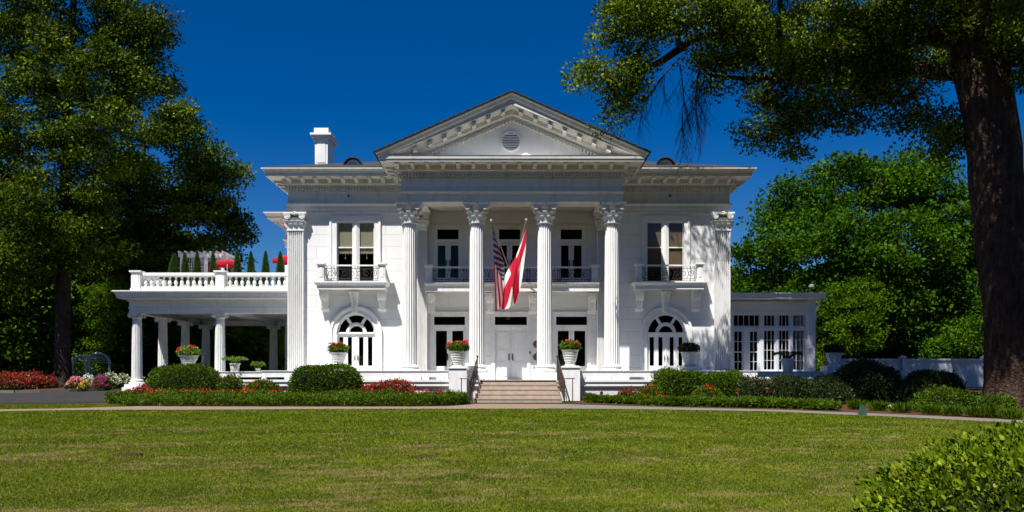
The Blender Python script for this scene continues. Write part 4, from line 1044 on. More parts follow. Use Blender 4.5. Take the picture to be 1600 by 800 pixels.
b = MB(); x = 14.55; b.tube([(PX(1280, 39.9), 39.9, PZ(466, 39.9)), (PX(1280, 39.9), 39.9, PZ(476, 39.9)), (PX(1274, 40.4), 40.4, PZ(486, 40.4)), (PX(1274, 40.4), 40.4, PZ(500, 40.4))], .05, 8)
b.build('downspout', PAINT, sr); settle(sr)

# ================================================================== urns, pots and their plants
def urn_mesh(h, rt, rb):
    b = MB(); P = [(rb*1.15, 0), (rb*1.15, .05), (rb*.85, .08), (rb*.9, .10)]
    for k in range(6):
        t = k/5; z = .10+(h-.16)*t; r = rb+(rt-rb)*t**.8
        P += [(r, z), (r*1.05, z+.012), (r*1.05, z+.03), (r, z+.04)]
    P += [(rt*1.1, h-.03), (rt*1.13, h), (rt*1.0, h), (rt*.95, h-.04), (.01, h-.05)]
    b.lathe(0, 0, P, 28); return b
URNS = [  # px, bottom py, depth, height px, top radius px, label
 (716, 572.5, 35.1, 24, 13.5, 'white urn on the pedestal left of the front steps'),
 (891, 571, 35.1, 25, 12.5, 'white urn on the pedestal right of the front steps'),
 (529, 570, 35.9, 19, 12.5, 'white urn before the left arched door above the clipped hedge'),
 (1077, 572.2, 35.9, 22, 12.5, 'white urn before the right arched door'),
 (1303, 569.5, 38.2, 20, 12, 'shaded white urn on the end pedestal right of the sunroom'),
 (295, 569.5, 39.2, 16.5, 14, 'white urn behind the round hedge beside the side portico')]
for i, (px, py, d, hp, rp_, lb) in enumerate(URNS):
    s_ = d/F; h = hp*s_; rt = rp_*s_; x, z = PX(px, d), PZ(py, d)
    zz = [q for q in PEDS if abs(q[0]-x) < .5]
    if zz: z = zz[0][3]
    o = urn_mesh(h, rt, rt*.62).build('urn', POTW, None, smooth=True, angle=40); o.location = (x, d, z)
    tag(o, lb, 'urn', 'white urns along the terrace')
    names = ['red geraniums', 'red geraniums with trailing leaves', 'red geraniums', 'dark leafy plant with a few red blooms', 'dark leafy plant', 'bright green plant with red blooms']
    wh = ['in the urn left of the steps', 'in the urn right of the steps', 'in the urn before the left arched door', 'in the urn before the right arched door', 'in the urn beyond the sunroom', 'in the urn beside the side portico']
    t = thing('potted_plant', names[i]+' '+wh[i], 'potted plant', (x, d, z+h), 'plants in the terrace urns')
    n = 1500; p = rng.normal(size=(n, 3)); p /= np.linalg.norm(p, axis=1, keepdims=True); p *= rng.uniform(.3, 1, (n, 1))**.5
    p *= np.array([rt*1.35, rt*1.2, .24 if i < 5 else .3]); p[:, 2] += .15; p[:, 2] = np.maximum(p[:, 2], -.10)
    leaves('foliage', p, .08, LF_D if i in (3, 4) else (LF_S if i == 5 else LF_G), t, aspect=.7)
    nb = [7, 6, 4, 2, 0, 5][i]; pts = []
    for k in range(nb):
        a = rng.uniform(0, 6.28); c = np.array([rt*1.2*math.cos(a)*rng.uniform(.3, 1), -rt*rng.uniform(.2, 1), rng.uniform(.18, .42)]); pts.append(c+rng.normal(0, .035, (45, 3)))
    if nb: leaves('blooms', np.concatenate(pts), .045, FL_R, t, aspect=.9)
POTS = [(367, 580, 39.55, 13, 8, 'small square-rimmed white pot on the side parapet', 'bright green fern spilling from the small white pot'),
        (403, 580, 39.9, 5, 4, 'tiny white pot low on the side parapet', 'small fern in the tiny white pot'),
        (1231, 580, 38.45, 20, 10, 'plain white pot on the sunroom parapet', 'dark plant in the plain pot before the sunroom')]
for px, py, d, hp, rp_, lb, lp in POTS:
    s_ = d/F; b = MB(); h = hp*s_; r = rp_*s_; b.lathe(0, 0, [(r*.75, 0), (r*.95, h*.85), (r*1.08, h*.86), (r*1.08, h), (r*.95, h), (.01, h-.02)], 24)
    o = b.build('flower_pot', POTW, None, smooth=True); o.location = (PX(px, d), d, .37); tag(o, lb, 'pot', 'small pots on the parapets')
    t = thing('potted_plant', lp, 'potted plant', (PX(px, d), d, .37+h)); n = 900
    a = rng.uniform(0, 6.28, n); q = rng.uniform(0, 1, n); L = r*2.2
    p = np.stack([np.cos(a)*q*L, np.sin(a)*q*L, .28*np.sin(q*2.4)-.04], 1)+rng.normal(0, .02, (n, 3))
    leaves('foliage', p, .10, LF_S if px < 600 else LF_D, t, aspect=.35, nrm=np.stack([np.cos(a), np.sin(a), np.zeros(n)], 1), spread=.5)
t = thing('ball_topiary', 'two-ball brown topiary beside the entrance door behind a column', 'topiary', (PX(838.5, 37.6), 37.6, 0))
b = MB(); b.lathe(0, 0, [(.14, 0), (.18, .3), (.15, .3)], 14); b.build('planter', POTW, t); b = MB(); b.tube([(0, 0, .25), (0, 0, 1.3)], .02, 6); b.build('stem', WOODL, t)
for z in (1.0, 1.55): 
    p = rng.normal(size=(700, 3)); p /= np.linalg.norm(p, axis=1, keepdims=True); q = MB(); q.ball((0, 0, z), .135, 12); q.build('moss_ball', WOODL, t); leaves('foliage', p*.14+[0, 0, z], .04, LF_RB, t, nrm=p, spread=.5)

# ================================================================== flags
def flag_mat(kind):
    m = bpy.data.materials.new('flag_'+kind); m.use_nodes = True; n = m.node_tree; b = n.nodes['Principled BSDF']; b.inputs['Roughness'].default_value = .7; b.inputs['Specular IOR Level'].default_value = .2
    uv = n.nodes.new('ShaderNodeUVMap'); sp_ = n.nodes.new('ShaderNodeSeparateXYZ'); n.links.new(uv.outputs[0], sp_.inputs[0])
    def M(op, a, b_=None, c=None):
        q = n.nodes.new('ShaderNodeMath'); q.operation = op
        for i, v in enumerate((a, b_, c)):
            if v is None: continue
            if isinstance(v, (int, float)): q.inputs[i].default_value = v
            else: n.links.new(v, q.inputs[i])
        return q.outputs[0]
    def mix(f, a, b_):
        q = n.nodes.new('ShaderNodeMix'); q.data_type = 'RGBA'; n.links.new(f, q.inputs['Factor'])
        for k, v in (('A', a), ('B', b_)):
            if isinstance(v, tuple): q.inputs[k].default_value = (*v, 1)
            else: n.links.new(v, q.inputs[k])
        return q.outputs['Result']
    U, V_ = sp_.outputs[0], sp_.outputs[1]
    RED, WH, BL = (.52, .012, .035), (.78, .75, .72), (.012, .022, .12)
    if kind == 'stripes':
        odd = M('LESS_THAN', M('MODULO', M('MULTIPLY', V_, 13.0), 2.0), 1.0)      # bottom and top stripes are red
        base_ = mix(odd, WH, RED)
        can = M('MULTIPLY', M('LESS_THAN', U, .4), M('GREATER_THAN', V_, 6/13))
        # 9 rows of offset stars
        cu = M('MULTIPLY', M('DIVIDE', U, .4), 12.0); cv = M('MULTIPLY', M('DIVIDE', M('SUBTRACT', V_, 6/13), 7/13), 10.0)
        ru, rv = M('ROUND', cu), M('ROUND', cv)
        du, dv = M('SUBTRACT', cu, ru), M('SUBTRACT', cv, rv)
        dist = M('SQRT', M('ADD', M('MULTIPLY', du, du), M('MULTIPLY', dv, dv)))
        par = M('LESS_THAN', M('ABSOLUTE', M('MODULO', M('ADD', ru, rv), 2.0)), .5)
        ang = M('ARCTAN2', du, dv); rad = M('ADD', .36, M('MULTIPLY', .12, M('COSINE', M('MULTIPLY', ang, 5.0))))
        star = M('MULTIPLY', M('LESS_THAN', dist, rad), par)
        base_ = mix(can, base_, mix(star, BL, WH))
    else:
        d1 = M('ABSOLUTE', M('SUBTRACT', U, V_)); d2 = M('ABSOLUTE', M('SUBTRACT', M('ADD', U, V_), 1.0))
        x = M('LESS_THAN', M('MINIMUM', d1, d2), .21)
        base_ = mix(x, WH, RED)
    n.links.new(base_, b.inputs['Base Color'])
    tr = n.nodes.new('ShaderNodeBsdfTranslucent'); n.links.new(base_, tr.inputs[0]); ms = n.nodes.new('ShaderNodeMixShader'); ms.inputs[0].default_value = .3
    n.links.new(b.outputs[0], ms.inputs[1]); n.links.new(tr.outputs[0], ms.inputs[2]); n.links.new(ms.outputs[0], n.nodes['Material Output'].inputs[0])
    return m
def flag(label, tip_px, foot_px, corners, kind, dt, df, swap=1):
    """corners: pixel+depth of hoist top, hoist bottom, fly bottom, fly top; plus mid rows for shape"""
    A = at(*tip_px, dt); B = at(*foot_px, df)
    t = thing('flag', label, 'flag', B, 'flags on staffs at the balcony')
    b = MB(); b.tube([B, A], .022, 8); b.build('staff', POLEM, t)
    b = MB(); b.ball((A.x, A.y, A.z+.04), .055, 10); b.build('finial', GOLD, t)
    NU, NV = 44, 60; rows = corners; me_v = []; uvs = []
    P = [[at(*c) for c in row] for row in rows]     # rows along u (0..1), each: (v=1 side, middle, v=0 side)
    def cr(p0, p1, p2, p3, t_): return .5*((2*p1)+(p2-p0)*t_+(2*p0-5*p1+4*p2-p3)*t_*t_+(3*p1-p0-3*p2+p3)*t_**3)
    def row_at(u):
        k = u*(len(P)-1); i = min(int(k), len(P)-2); f_ = k-i; out = []
        for j in range(3):
            g_ = lambda q: P[max(0, min(len(P)-1, q))][j]
            out.append(cr(g_(i-1), g_(i), g_(i+1), g_(i+2), f_))
        return out
    for i in range(NU+1):
        u = i/NU; a, m_, c = row_at(u)
        for j in range(NV+1):
            v = j/NV; back = 0.
            if kind == 'stripes':      # the lower half of this flag hangs folded behind its upper half
                v0 = v; v = v0/.56 if v0 < .56 else 1-(v0-.56)/.44*.82
                back = .0 if v0 < .56 else .16*math.sin(min((v0-.56)/.12, 1)*math.pi/2)
            q = a*((1-v)*(1-2*v)) + m_*(4*v*(1-v)) + c*(v*(2*v-1)) + Vector((0, back*min(u*6+.15, 1), 0))
            if kind == 'stripes': vv_ = v; v = v0     # v runs from top edge (0) to bottom edge (1)
            fold = math.sin(v*9.4*1.15+u*1.3+swap)*.085*min(u*4, 1)*(.5+.5*(1-u*.3)) + math.sin(v*23+u*4)*.03*min(u*3, 1)
            q = q + Vector((math.cos(v*15+u*3)*.02*u, -fold, math.sin(v*8)*.03*u))
            me_v.append(q); uvs.append((u, 1-v))
    fs = [(i*(NV+1)+j, i*(NV+1)+j+1, (i+1)*(NV+1)+j+1, (i+1)*(NV+1)+j) for i in range(NU) for j in range(NV)]
    b = MB(); b.add(me_v, fs); o = b.build('cloth', flag_mat(kind), t, smooth=True, angle=80)
    ul = o.data.uv_layers.new(name='UVMap')
    for lp in o.data.loops: ul.data[lp.index].uv = uvs[lp.vertex_index]
    settle(t); return t
flag('stars and stripes flag hanging from the left angled staff', (767.5, 346), (800, 432), 
     [[(769, 352, 35.7), (778, 382, 36.1), (788, 410, 36.5)],
      [(770.5, 385, 35.7), (779, 412, 35.9), (789, 434, 36.3)],
      [(772, 420, 35.65), (781, 440, 35.8), (793, 452, 36.2)],
      [(773.5, 455, 35.6), (783, 462, 35.8), (796, 464, 36.1)],
      [(775, 488, 35.6), (784, 477, 35.8), (797, 466, 36.0)]], 'stripes', 35.6, 37.1)
flag('white flag with a crimson diagonal cross on the right angled staff', (822, 345), (800, 432),
     [[(822, 353, 35.7), (817, 372, 35.95), (811, 394, 36.3)],
      [(821.5, 385, 35.60), (808, 400, 35.7), (795, 420, 35.95)],
      [(818, 420, 35.5), (804, 424, 35.5), (789, 434, 35.65)],
      [(813, 452, 35.4), (800, 452, 35.38), (786, 455, 35.45)],
      [(806, 474, 35.35), (796, 480, 35.32), (783, 485, 35.35)]], 'saltire', 35.6, 37.1, 2.1)

# ================================================================== fence, arbor, lamps, signs, rocks
fz = zgf(45); fx0, fx1 = PX(1292, 45), PX(1720, 45)
fe = thing('picket_fence', 'tall white board fence with capped posts beyond the shrubs', 'fence', (20, 45, fz))
b = MB(); x = fx0
zt = PZ(566, 45); 
while x < fx1: b.box(x, x+.138, 45, 45.03, fz-.1, zt); x += .145
b.box(fx0, fx1, 44.97, 45.06, zt, zt+.10); b.box(fx0, fx1, 44.93, 45.1, zt+.10, PZ(562, 45)+.05)
b.build('board_panel', FENCE, fe)
for px in (1295, 1410, 1538, 1660):
    b = MB(); x = PX(px, 45); zc = PZ(562, 45)
    b.box(x-.07, x+.07, 44.88, 45.12, fz-.1, zc+.06); b.box(x-.15, x+.15, 44.82, 45.15, zc+.06, zc+.16); b.frust(x, 44.98, zc+.16, zc+.24, .11, .12, .03, .03); b.build('post', FENCE, fe)
settle(fe)
ar = thing('garden_arbor', 'weathered white arched arbor behind the pink and white flowers', 'arbor', (PX(135, 46), 46, zgf(46))); g0 = zgf(46)
d = 46
for dy, o_ in ((0, 0), (1.1, 17)):
    b = MB(); c0, c1 = PX(114+o_*.3, d), PX(139+o_, d); cz_ = PZ(566, d); rr_ = (c1-c0)/2; cx_ = (c0+c1)/2
    pts = [(c0, d+dy, g0)] + [(cx_-rr_*math.cos(math.pi*k/12), d+dy, cz_+rr_*.8*math.sin(math.pi*k/12)) for k in range(13)] + [(c1, d+dy, g0)]
    b.tube(pts, .075, 8); b.build('arch', ARB, ar)
b = MB()
for k in range(12):
    a = math.pi*k/11; c0, c1 = PX(114, d), PX(139, d); rr_ = (c1-c0)/2
    b.tube([((c0+c1)/2-rr_*math.cos(a), d, PZ(566, d)+rr_*.8*math.sin(a)), (PX(119, d)+(PX(156, d)-PX(119, d))/2-(PX(156, d)-PX(119, d))/2*math.cos(a), d+1.1, PZ(566, d)+rr_*.8*math.sin(a))], .022, 5)
for k in range(5): b.box(PX(113, d), PX(165, d), d+.5, d+.53, g0+.2+k*.12, g0+.23+k*.12)
for k in range(16): x = PX(113, d)+k*.12; b.box(x, x+.03, d+.47, d+.5, g0, g0+.8)
b.build('lattice', ARB, ar); settle(ar)
for px, d, lb in ((679, 33.4, 'small black garden spotlight in the bed left of the steps'), (940, 34.2, 'small black garden spotlight in the bed right of the steps'), (610, 33.2, 'small black garden lamp before the red flowers')):
    t = thing('garden_spotlight', lb, 'garden light', (PX(px, d), d, zgf(d)), 'garden spotlights in the beds')
    b = MB(); b.tube([(0, 0, 0), (0, 0, .30)], .015, 6); b.build('stake', IRON, t)
    b = MB(); b.tube([(0, -.05, .30), (0, 0, .34), (0, .07, .38)], [.035, .06, .065], 10); b.build('lamp_head', mat('matt_black', (.012, .012, .012), .9, .1), t)
b = MB(); d = 26.3; x = PX(1349, d); z0 = zgf(d); b.add([(x-.11, d, z0), (x+.13, d, z0), (x+.02, d, z0+.34), (x-.05, d, z0+.34), (x-.11, d+.2, z0), (x+.13, d+.2, z0), (x+.02, d+.12, z0+.32), (x-.05, d+.12, z0+.32)], [(0,1,2,3),(7,6,5,4),(0,4,5,1),(1,5,6,2),(2,6,7,3),(3,7,4,0)])
tag(b.build('utility_box', GREENP), 'small green wedge shaped utility marker beside the grey path', 'utility box')
for i, px in enumerate((1395, 1408, 1415, 1423, 1432, 1438, 1446)):
    p = gpt(px, 640+i*.6); b = MB(); r = random.uniform(.10, .17); pts = []
    b.lathe(0, 0, [(r*.8, -.05), (r, .02), (r*.8, r*.5), (.01, r*.65)], 9)
    for k in range(len(b.v)): v = b.v[k]; b.v[k] = (v[0]*(1+.2*math.sin(k*2.3)), v[1]*(1+.2*math.cos(k*1.7)), v[2]*(1+.2*math.sin(k*3.1)))
    o = b.build('garden_rock', ROCK, None); o.location = (p.x, p.y+1.0, zgf(p.y+1)+.04)
    tag(o, 'pale rock in the short row of edging rocks near the big oak', 'rock', 'pale rocks edging the right bed')
b = MB(); p = at(1268, 446, 48); b.tube([(p.x, p.y, zgf(47)), (p.x, p.y, p.z-.1)], .04, 6); o0 = b.build('street_lamp', IRON); tag(o0, 'thin lamp post with a domed head behind the sunroom roof', 'lamp post')
b = MB(); b.lathe(p.x, p.y, [(.16, p.z-.1), (.15, p.z), (.08, p.z+.06), (.01, p.z+.09)], 14); b.build('lamp_head', mat('aged_metal', (.16, .19, .18), .6, .3), o0, smooth=True)
k = MB(); pts = [(-24.2, 40.0), (-23.2, 39.85), (-22.2, 40.2), (-21.2, 40.85), (-20.3, 41.8)]
for a, b_ in zip(pts, pts[1:]):
    va, vb = Vector(a), Vector(b_); dr_ = (vb-va).normalized(); nr = Vector((-dr_.y, dr_.x))*.09
    z = zgf((va.y+vb.y)/2)
    k.add([(va.x-nr.x, va.y-nr.y, z-.05), (vb.x-nr.x, vb.y-nr.y, z-.05), (vb.x+nr.x, vb.y+nr.y, z-.05), (va.x+nr.x, va.y+nr.y, z-.05), (va.x-nr.x, va.y-nr.y, z+.14), (vb.x-nr.x, vb.y-nr.y, z+.14), (vb.x+nr.x, vb.y+nr.y, z+.14), (va.x+nr.x, va.y+nr.y, z+.14)], [(0,3,2,1),(4,5,6,7),(0,1,5,4),(1,2,6,5),(2,3,7,6),(3,0,4,7)])
tag(k.build('kerb', PATHG), kind='structure')

# ================================================================== hedges and shrubs
def superell(n, hx, hy, hz, p=4., rough=.06, seed=0):
    """points and normals on a rounded box, upper part"""
    v = rng.normal(size=(n, 3)); v[:, 2] = np.where(rng.uniform(0, 1, n) < .85, np.abs(v[:, 2]), v[:, 2])
    L = (np.abs(v/1.0)**p).sum(1)**(1/p); s = v/L[:, None]
    nr = np.sign(s)*np.abs(s)**(p-1); nr /= np.linalg.norm(nr, axis=1, keepdims=True)
    pos = s*np.array([hx, hy, hz])
    bump = 1+rough*np.sin(pos[:, 0]*3.1+seed)*np.cos(pos[:, 2]*4.3+seed*2+pos[:, 1]*2.7)+rng.normal(0, rough*.6, n)
    return pos*bump[:, None], nr
def hedge(name, label, cat, px0, px1, pyt, d, depth, m, n, size, p=4., group=None, zb=None, blooms=None, rough=.05):
    x0, x1 = PX(px0, d), PX(px1, d); zt = PZ(pyt, d); z0 = zgf(d+depth/2) if zb is None else zb
    hz = (zt-z0); t = thing(name, label, cat, ((x0+x1)/2, d+depth/2, z0), group)
    hx = (x1-x0)/2
    c, nr = superell(n, hx*.95, depth/2, hz*.95, p, rough, px0)
    ok = c[:, 2] > 0; c = c[ok]; nr = nr[ok]
    V, T, rd = leaf_arrays(c, size, nrm=nr*.9, spread=.8, aspect=.55)
    leafo = np_mesh('foliage', V, T, 3, m, t, {'rnd': rd})
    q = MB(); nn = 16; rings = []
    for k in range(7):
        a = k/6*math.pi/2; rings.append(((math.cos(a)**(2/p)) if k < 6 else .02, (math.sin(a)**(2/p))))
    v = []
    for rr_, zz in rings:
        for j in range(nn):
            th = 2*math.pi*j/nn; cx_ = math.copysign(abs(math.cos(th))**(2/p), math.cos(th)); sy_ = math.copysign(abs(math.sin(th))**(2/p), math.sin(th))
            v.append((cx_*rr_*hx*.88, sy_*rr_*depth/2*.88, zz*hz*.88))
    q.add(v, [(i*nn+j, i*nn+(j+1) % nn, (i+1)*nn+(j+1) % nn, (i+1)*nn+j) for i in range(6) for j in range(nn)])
    q.build('dark_core', CORE, t)
    if blooms:
        bm, nb = blooms
        cc, n2 = superell(nb*3, hx, depth/2*1.02, hz, p, rough, px0); ok = (cc[:, 2] > hz*.35); cc = cc[ok][:nb]
        pts = (cc[:, None, :]+rng.normal(0, .03, (len(cc), 9, 3))).reshape(-1, 3); leaves('blooms', pts, .06, bm, t, aspect=.9)
    return t
G1 = 'clipped hedges in the front beds'
hedge('boxwood_hedge', 'clipped rounded hedge in front of the side portico', 'hedge', 216, 336, 570, 34.2, 1.8, LF_H, 15000, .075, 3.2, G1)
hedge('boxwood_hedge', 'clipped block hedge below the urn of the left arched door', 'hedge', 446, 559, 571, 33.4, 1.5, LF_H, 15000, .075, 4.5, G1)
hedge('boxwood_hedge', 'clipped hedge below the right arched door, brightest on top', 'hedge', 1028, 1112, 580, 33.6, 1.6, LF_H, 15000, .08, 3.6, G1, rough=.10)
hedge('boxwood_hedge', 'clipped hedge at the foot of the right corner pilaster', 'hedge', 1096, 1172, 583, 33.8, 1.6, LF_H, 13000, .08, 3.4, G1, rough=.10)
hedge('rose_bush', 'loose leafy bush with red blooms between the two clipped left hedges', 'bush', 330, 372, 589, 34.3, 1.2, LF_H, 3500, .08, 2.4, blooms=(FL_R, 5), rough=.12)
hedge('rose_bush', 'loose reddish bush below the side parapet', 'bush', 368, 430, 597, 33.9, 1.1, LF_G, 4000, .08, 2.4, blooms=(FL_R, 26), rough=.12)
hedge('rose_bush', 'loose leafy bush with a few red blooms at the left end of the path bed', 'bush', 196, 232, 606, 33.3, .9, LF_RB, 1900, .08, 2.2, blooms=(FL_R, 14), rough=.18)
hedge('rose_bush', 'upright strappy bush right beside the urn pedestal left of the steps', 'bush', 690, 712, 610, 33.1, .5, LF_G, 900, .10, 2.0, rough=.25)
hedge('azalea_bush', 'mounded bush thick with red flowers right of the block hedge', 'bush', 556, 646, 597, 33.3, 1.2, LF_RB, 5200, .08, 2.6, blooms=(FL_R, 110), rough=.12)
hedge('azalea_bush', 'small bush with orange-red leaves close to the left handrail', 'bush', 655, 700, 611, 33.5, .8, LF_RB, 1400, .07, 2.4, blooms=(FL_R, 12), rough=.12)
hedge('rose_bush', 'thin bush with brownish leaves right of the front steps', 'bush', 965, 1000, 609, 33.9, .8, LF_RB, 1400, .07, 2.2, rough=.2)
hedge('rose_bush', 'bush with bright red blooms left of the right arched door hedge', 'bush', 1000, 1042, 603, 33.2, .9, LF_G, 2600, .08, 2.3, blooms=(FL_R, 26), rough=.15)
hedge('rose_bush', 'low bush with red blooms before the corner pilaster hedge', 'bush', 1085, 1130, 606, 32.8, .8, LF_G, 2200, .08, 2.3, blooms=(FL_R, 16), rough=.15)
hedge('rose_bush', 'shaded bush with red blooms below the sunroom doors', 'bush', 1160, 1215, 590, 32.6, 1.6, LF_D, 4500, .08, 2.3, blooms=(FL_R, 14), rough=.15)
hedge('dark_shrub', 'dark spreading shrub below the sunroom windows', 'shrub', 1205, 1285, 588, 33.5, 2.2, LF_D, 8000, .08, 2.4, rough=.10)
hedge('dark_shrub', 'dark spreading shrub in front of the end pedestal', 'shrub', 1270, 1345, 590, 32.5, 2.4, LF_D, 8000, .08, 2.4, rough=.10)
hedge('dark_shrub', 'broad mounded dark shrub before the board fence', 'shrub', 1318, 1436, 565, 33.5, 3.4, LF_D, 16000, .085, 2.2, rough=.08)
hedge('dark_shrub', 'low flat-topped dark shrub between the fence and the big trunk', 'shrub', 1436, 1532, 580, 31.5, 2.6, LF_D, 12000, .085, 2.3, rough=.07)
hedge('rose_bush', 'loose rose bush with one pink bloom left of the big oak trunk', 'bush', 1458, 1556, 611, 27, 1.6, LF_H, 7000, .075, 2.1, blooms=(FL_P, 1), rough=.22)
hedge('rose_bush', 'loose rose bush at the foot of the big oak trunk', 'bush', 1538, 1600, 618, 26, 1.3, LF_H, 3800, .075, 2.1, rough=.22)
hedge('azalea_bush', 'large red azalea mass at the far left, petals darkened for tree shade', 'bush', -60, 60, 584, 42.5, 3.5, LF_RB, 9000, .10, 2.5, blooms=(FL_D, 520), rough=.12)
FG = 'flower clumps in the far left bed'
for a, b_, yt, m, lb, d in ((98, 122, 592, FL_P, 'clump of pale pink flowers at the left end of the kerbed bed', 41.6), (118, 142, 586, FL_W, 'clump of cream flowers left of the magenta ones', 42.6), (140, 163, 591, FL_M, 'clump of magenta flowers at the front of the kerbed bed', 41.6), (150, 178, 585, FL_W, 'clump of tall cream flowers behind the magenta ones', 43), (176, 200, 587, FL_W, 'clump of white flowers beside the first portico column', 43.5), (119, 130, 598, FL_Y, 'small clump of yellow flowers by the kerb', 41.1)):
    hedge('flower_clump', lb, 'flowers', a, b_, yt, d, .9, LF_G, 1800, .08, 2.3, FG, blooms=(m, 130), rough=.14)
# ground cover: dense low leafy edging (stuff)
def cover(name, label, m, spots_, n, hgt_, size, kindm=LF_G):
    """spots_: function giving n ground points (x, d)"""
    x, y = spots_(n); hh = hgt_*np.clip(.72+.16*smooth_noise(x, y, 2.5, 31)+.16*smooth_noise(x, y, 7.5, 33), .25, 1.4)
    c = np.stack([x, y, zg(y)+rng.uniform(.0, 1, len(x))**.6*np.abs(hh)], 1)
    V, T, rd = leaf_arrays(c, size, up=1.0, spread=.6, aspect=.3)
    o = np_mesh(name, V, T, 3, m, None, {'rnd': rd}); tag(o, label, 'ground cover', kind='stuff'); return o
def left_bed(n):
    x = rng.uniform(-15.95, -1.72, n); f_ = np.interp(x, [-15.95, -15.2, -14, -3, -1.72], [33.5, 32.4, 31.2, 31.05, 32.3]); bk = np.interp(x, [-15.95, -15, -2.6, -1.72], [33.9, 34.4, 33.8, 33.5])
    f_ = f_+.10*np.sin(x*3.7)+.07*np.sin(x*9.1+1)
    return x, f_+(bk-f_)*rng.uniform(0, 1, n)**1.1
cover('low_ground_cover', 'dense green ground cover edging the path left of the steps', LF_G, left_bed, 90000, .50, .095)
rbx = [p.x for p in rb_near]; rby = [p.y for p in rb_near]
def right_bed(n):
    x = rng.uniform(2.95, 11.0, n); f_ = np.interp(x, rbx, rby)+np.interp(x, [2.9, 5, 13], [1.1, .55, .55]); k = (np.sin(x*2.9)*.5+np.sin(x*7.1+1)*.5)*.12
    return x, f_+k+rng.uniform(0, 1, n)**1.2*np.interp(x, [2.9, 5, 9, 13], [.5, 1.1, 2.2, 2.8])
cover('low_ground_cover', 'strappy green edging plants along the grey path', LF_G, right_bed, 60000, .27, .14)
bb_ = []
for k in range(46):
    x = -15+12*rng.uniform(0,1)**1.3; y = 33.4+rng.uniform(-.1, .4); bb_.append(np.array([x, y, zgf(y)+.47])+rng.normal(0, [.14, .05, .04], (16, 3)))
leaves('ground_cover_blooms', np.concatenate(bb_), .05, FL_R, aspect=.9); tag(bpy.data.objects['ground_cover_blooms'], 'scattered red blossoms along the back of the left ground cover', 'flowers', kind='stuff')
# single strappy clumps along the far right of the path
for i, (px, py, w_) in enumerate(((1338, 640, .9), (1372, 642, 1.0), (1410, 645, 1.0), (1455, 648, 1.0), (1490, 650, .9), (1524, 652, 1.1), (1552, 653, 1.0), (1580, 656, 1.0))):
    p = gpt(px, py); n = 420; a = rng.uniform(0, 6.28, n); rr_ = rng.uniform(0, .28*w_, n); c = np.stack([np.cos(a)*rr_, np.sin(a)*rr_, rng.uniform(0, .12, n)], 1)
    o = leaves('lily_clump', c, .24, LF_G, None, nrm=np.stack([np.cos(a)*.6, np.sin(a)*.6, np.full(n, .8)], 1), spread=.3, aspect=.14)
    o.location = (p.x, p.y, p.z); wh = ['first', 'second', 'third', 'fourth', 'fifth', 'sixth', 'seventh', 'last'][i]
    tag(o, f'{wh} strappy lily clump beside the grey path, counting towards the big oak', 'plant', 'lily clumps along the grey path')

# foreground bush
fb = thing('foreground_shrub', 'large glossy yellow-green shrub filling the lower right corner', 'shrub', (4.4, 5.6, -1.75))
n = 80000; v = rng.normal(size=(n, 3)); v /= np.linalg.norm(v, axis=1, keepdims=True); v = v[(v[:, 2] > -.25) & (v[:, 1] < .75)]
sh = rng.uniform(.80, 1.0, len(v))[:, None]*(1+.05*np.sin(v[:, :1]*14)*np.cos(v[:, 2:]*17+v[:, 1:2]*11)+.025*np.sin(v[:, :1]*41+v[:, 2:]*37))
c = v*np.array([2.2, 1.5, .985])*sh; c[:, 2] += 1.75-1.2
def oval_leaves(c, size, nrm, spread, aspect):
    N = len(c); d = rng.normal(size=(N, 3))*spread + nrm; d /= np.linalg.norm(d, axis=1, keepdims=True)
    w = np.cross(d, rng.normal(size=(N, 3))*.6+[0, -.3, .8]); w /= np.linalg.norm(w, axis=1, keepdims=True)+1e-9
    nn_ = np.cross(w, d); s = size*rng.uniform(.6, 1.3, (N, 1)); a_ = aspect*rng.uniform(.8, 1.2, (N, 1)); P_ = []
    for t_, q_, f_ in ((0, 0, 0), (.28, -.42, .10), (.62, -.46, .10), (1, 0, -.06), (.62, .46, .10), (.28, .42, .10), (.45, 0, 0)):
        P_.append(c + d*s*t_ + w*s*a_*q_ + nn_*s*(f_-.10*t_*t_))
    V = np.stack(P_, 1).reshape(-1, 3); i = np.arange(N)[:, None]*7
    T = np.concatenate([i+[6, k, (k+1) % 6] for k in range(6)], 1).ravel()
    return V, T, np.repeat(rng.uniform(0, 1, N)**1.3, 7)
V, T, rd = oval_leaves(c, .044, v*.7+[0, 0, .6], .5, .55)
np_mesh('foliage', V, T, 3, LF_F, fb, {'rnd': rd})
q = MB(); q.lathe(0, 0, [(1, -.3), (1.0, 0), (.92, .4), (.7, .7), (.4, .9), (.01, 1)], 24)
q.v = [(a*2.25*.86, b_*1.5*.86, 1.75-1.2+c_*.86) for a, b_, c_ in q.v]; q.build('dark_core', CORE, fb)

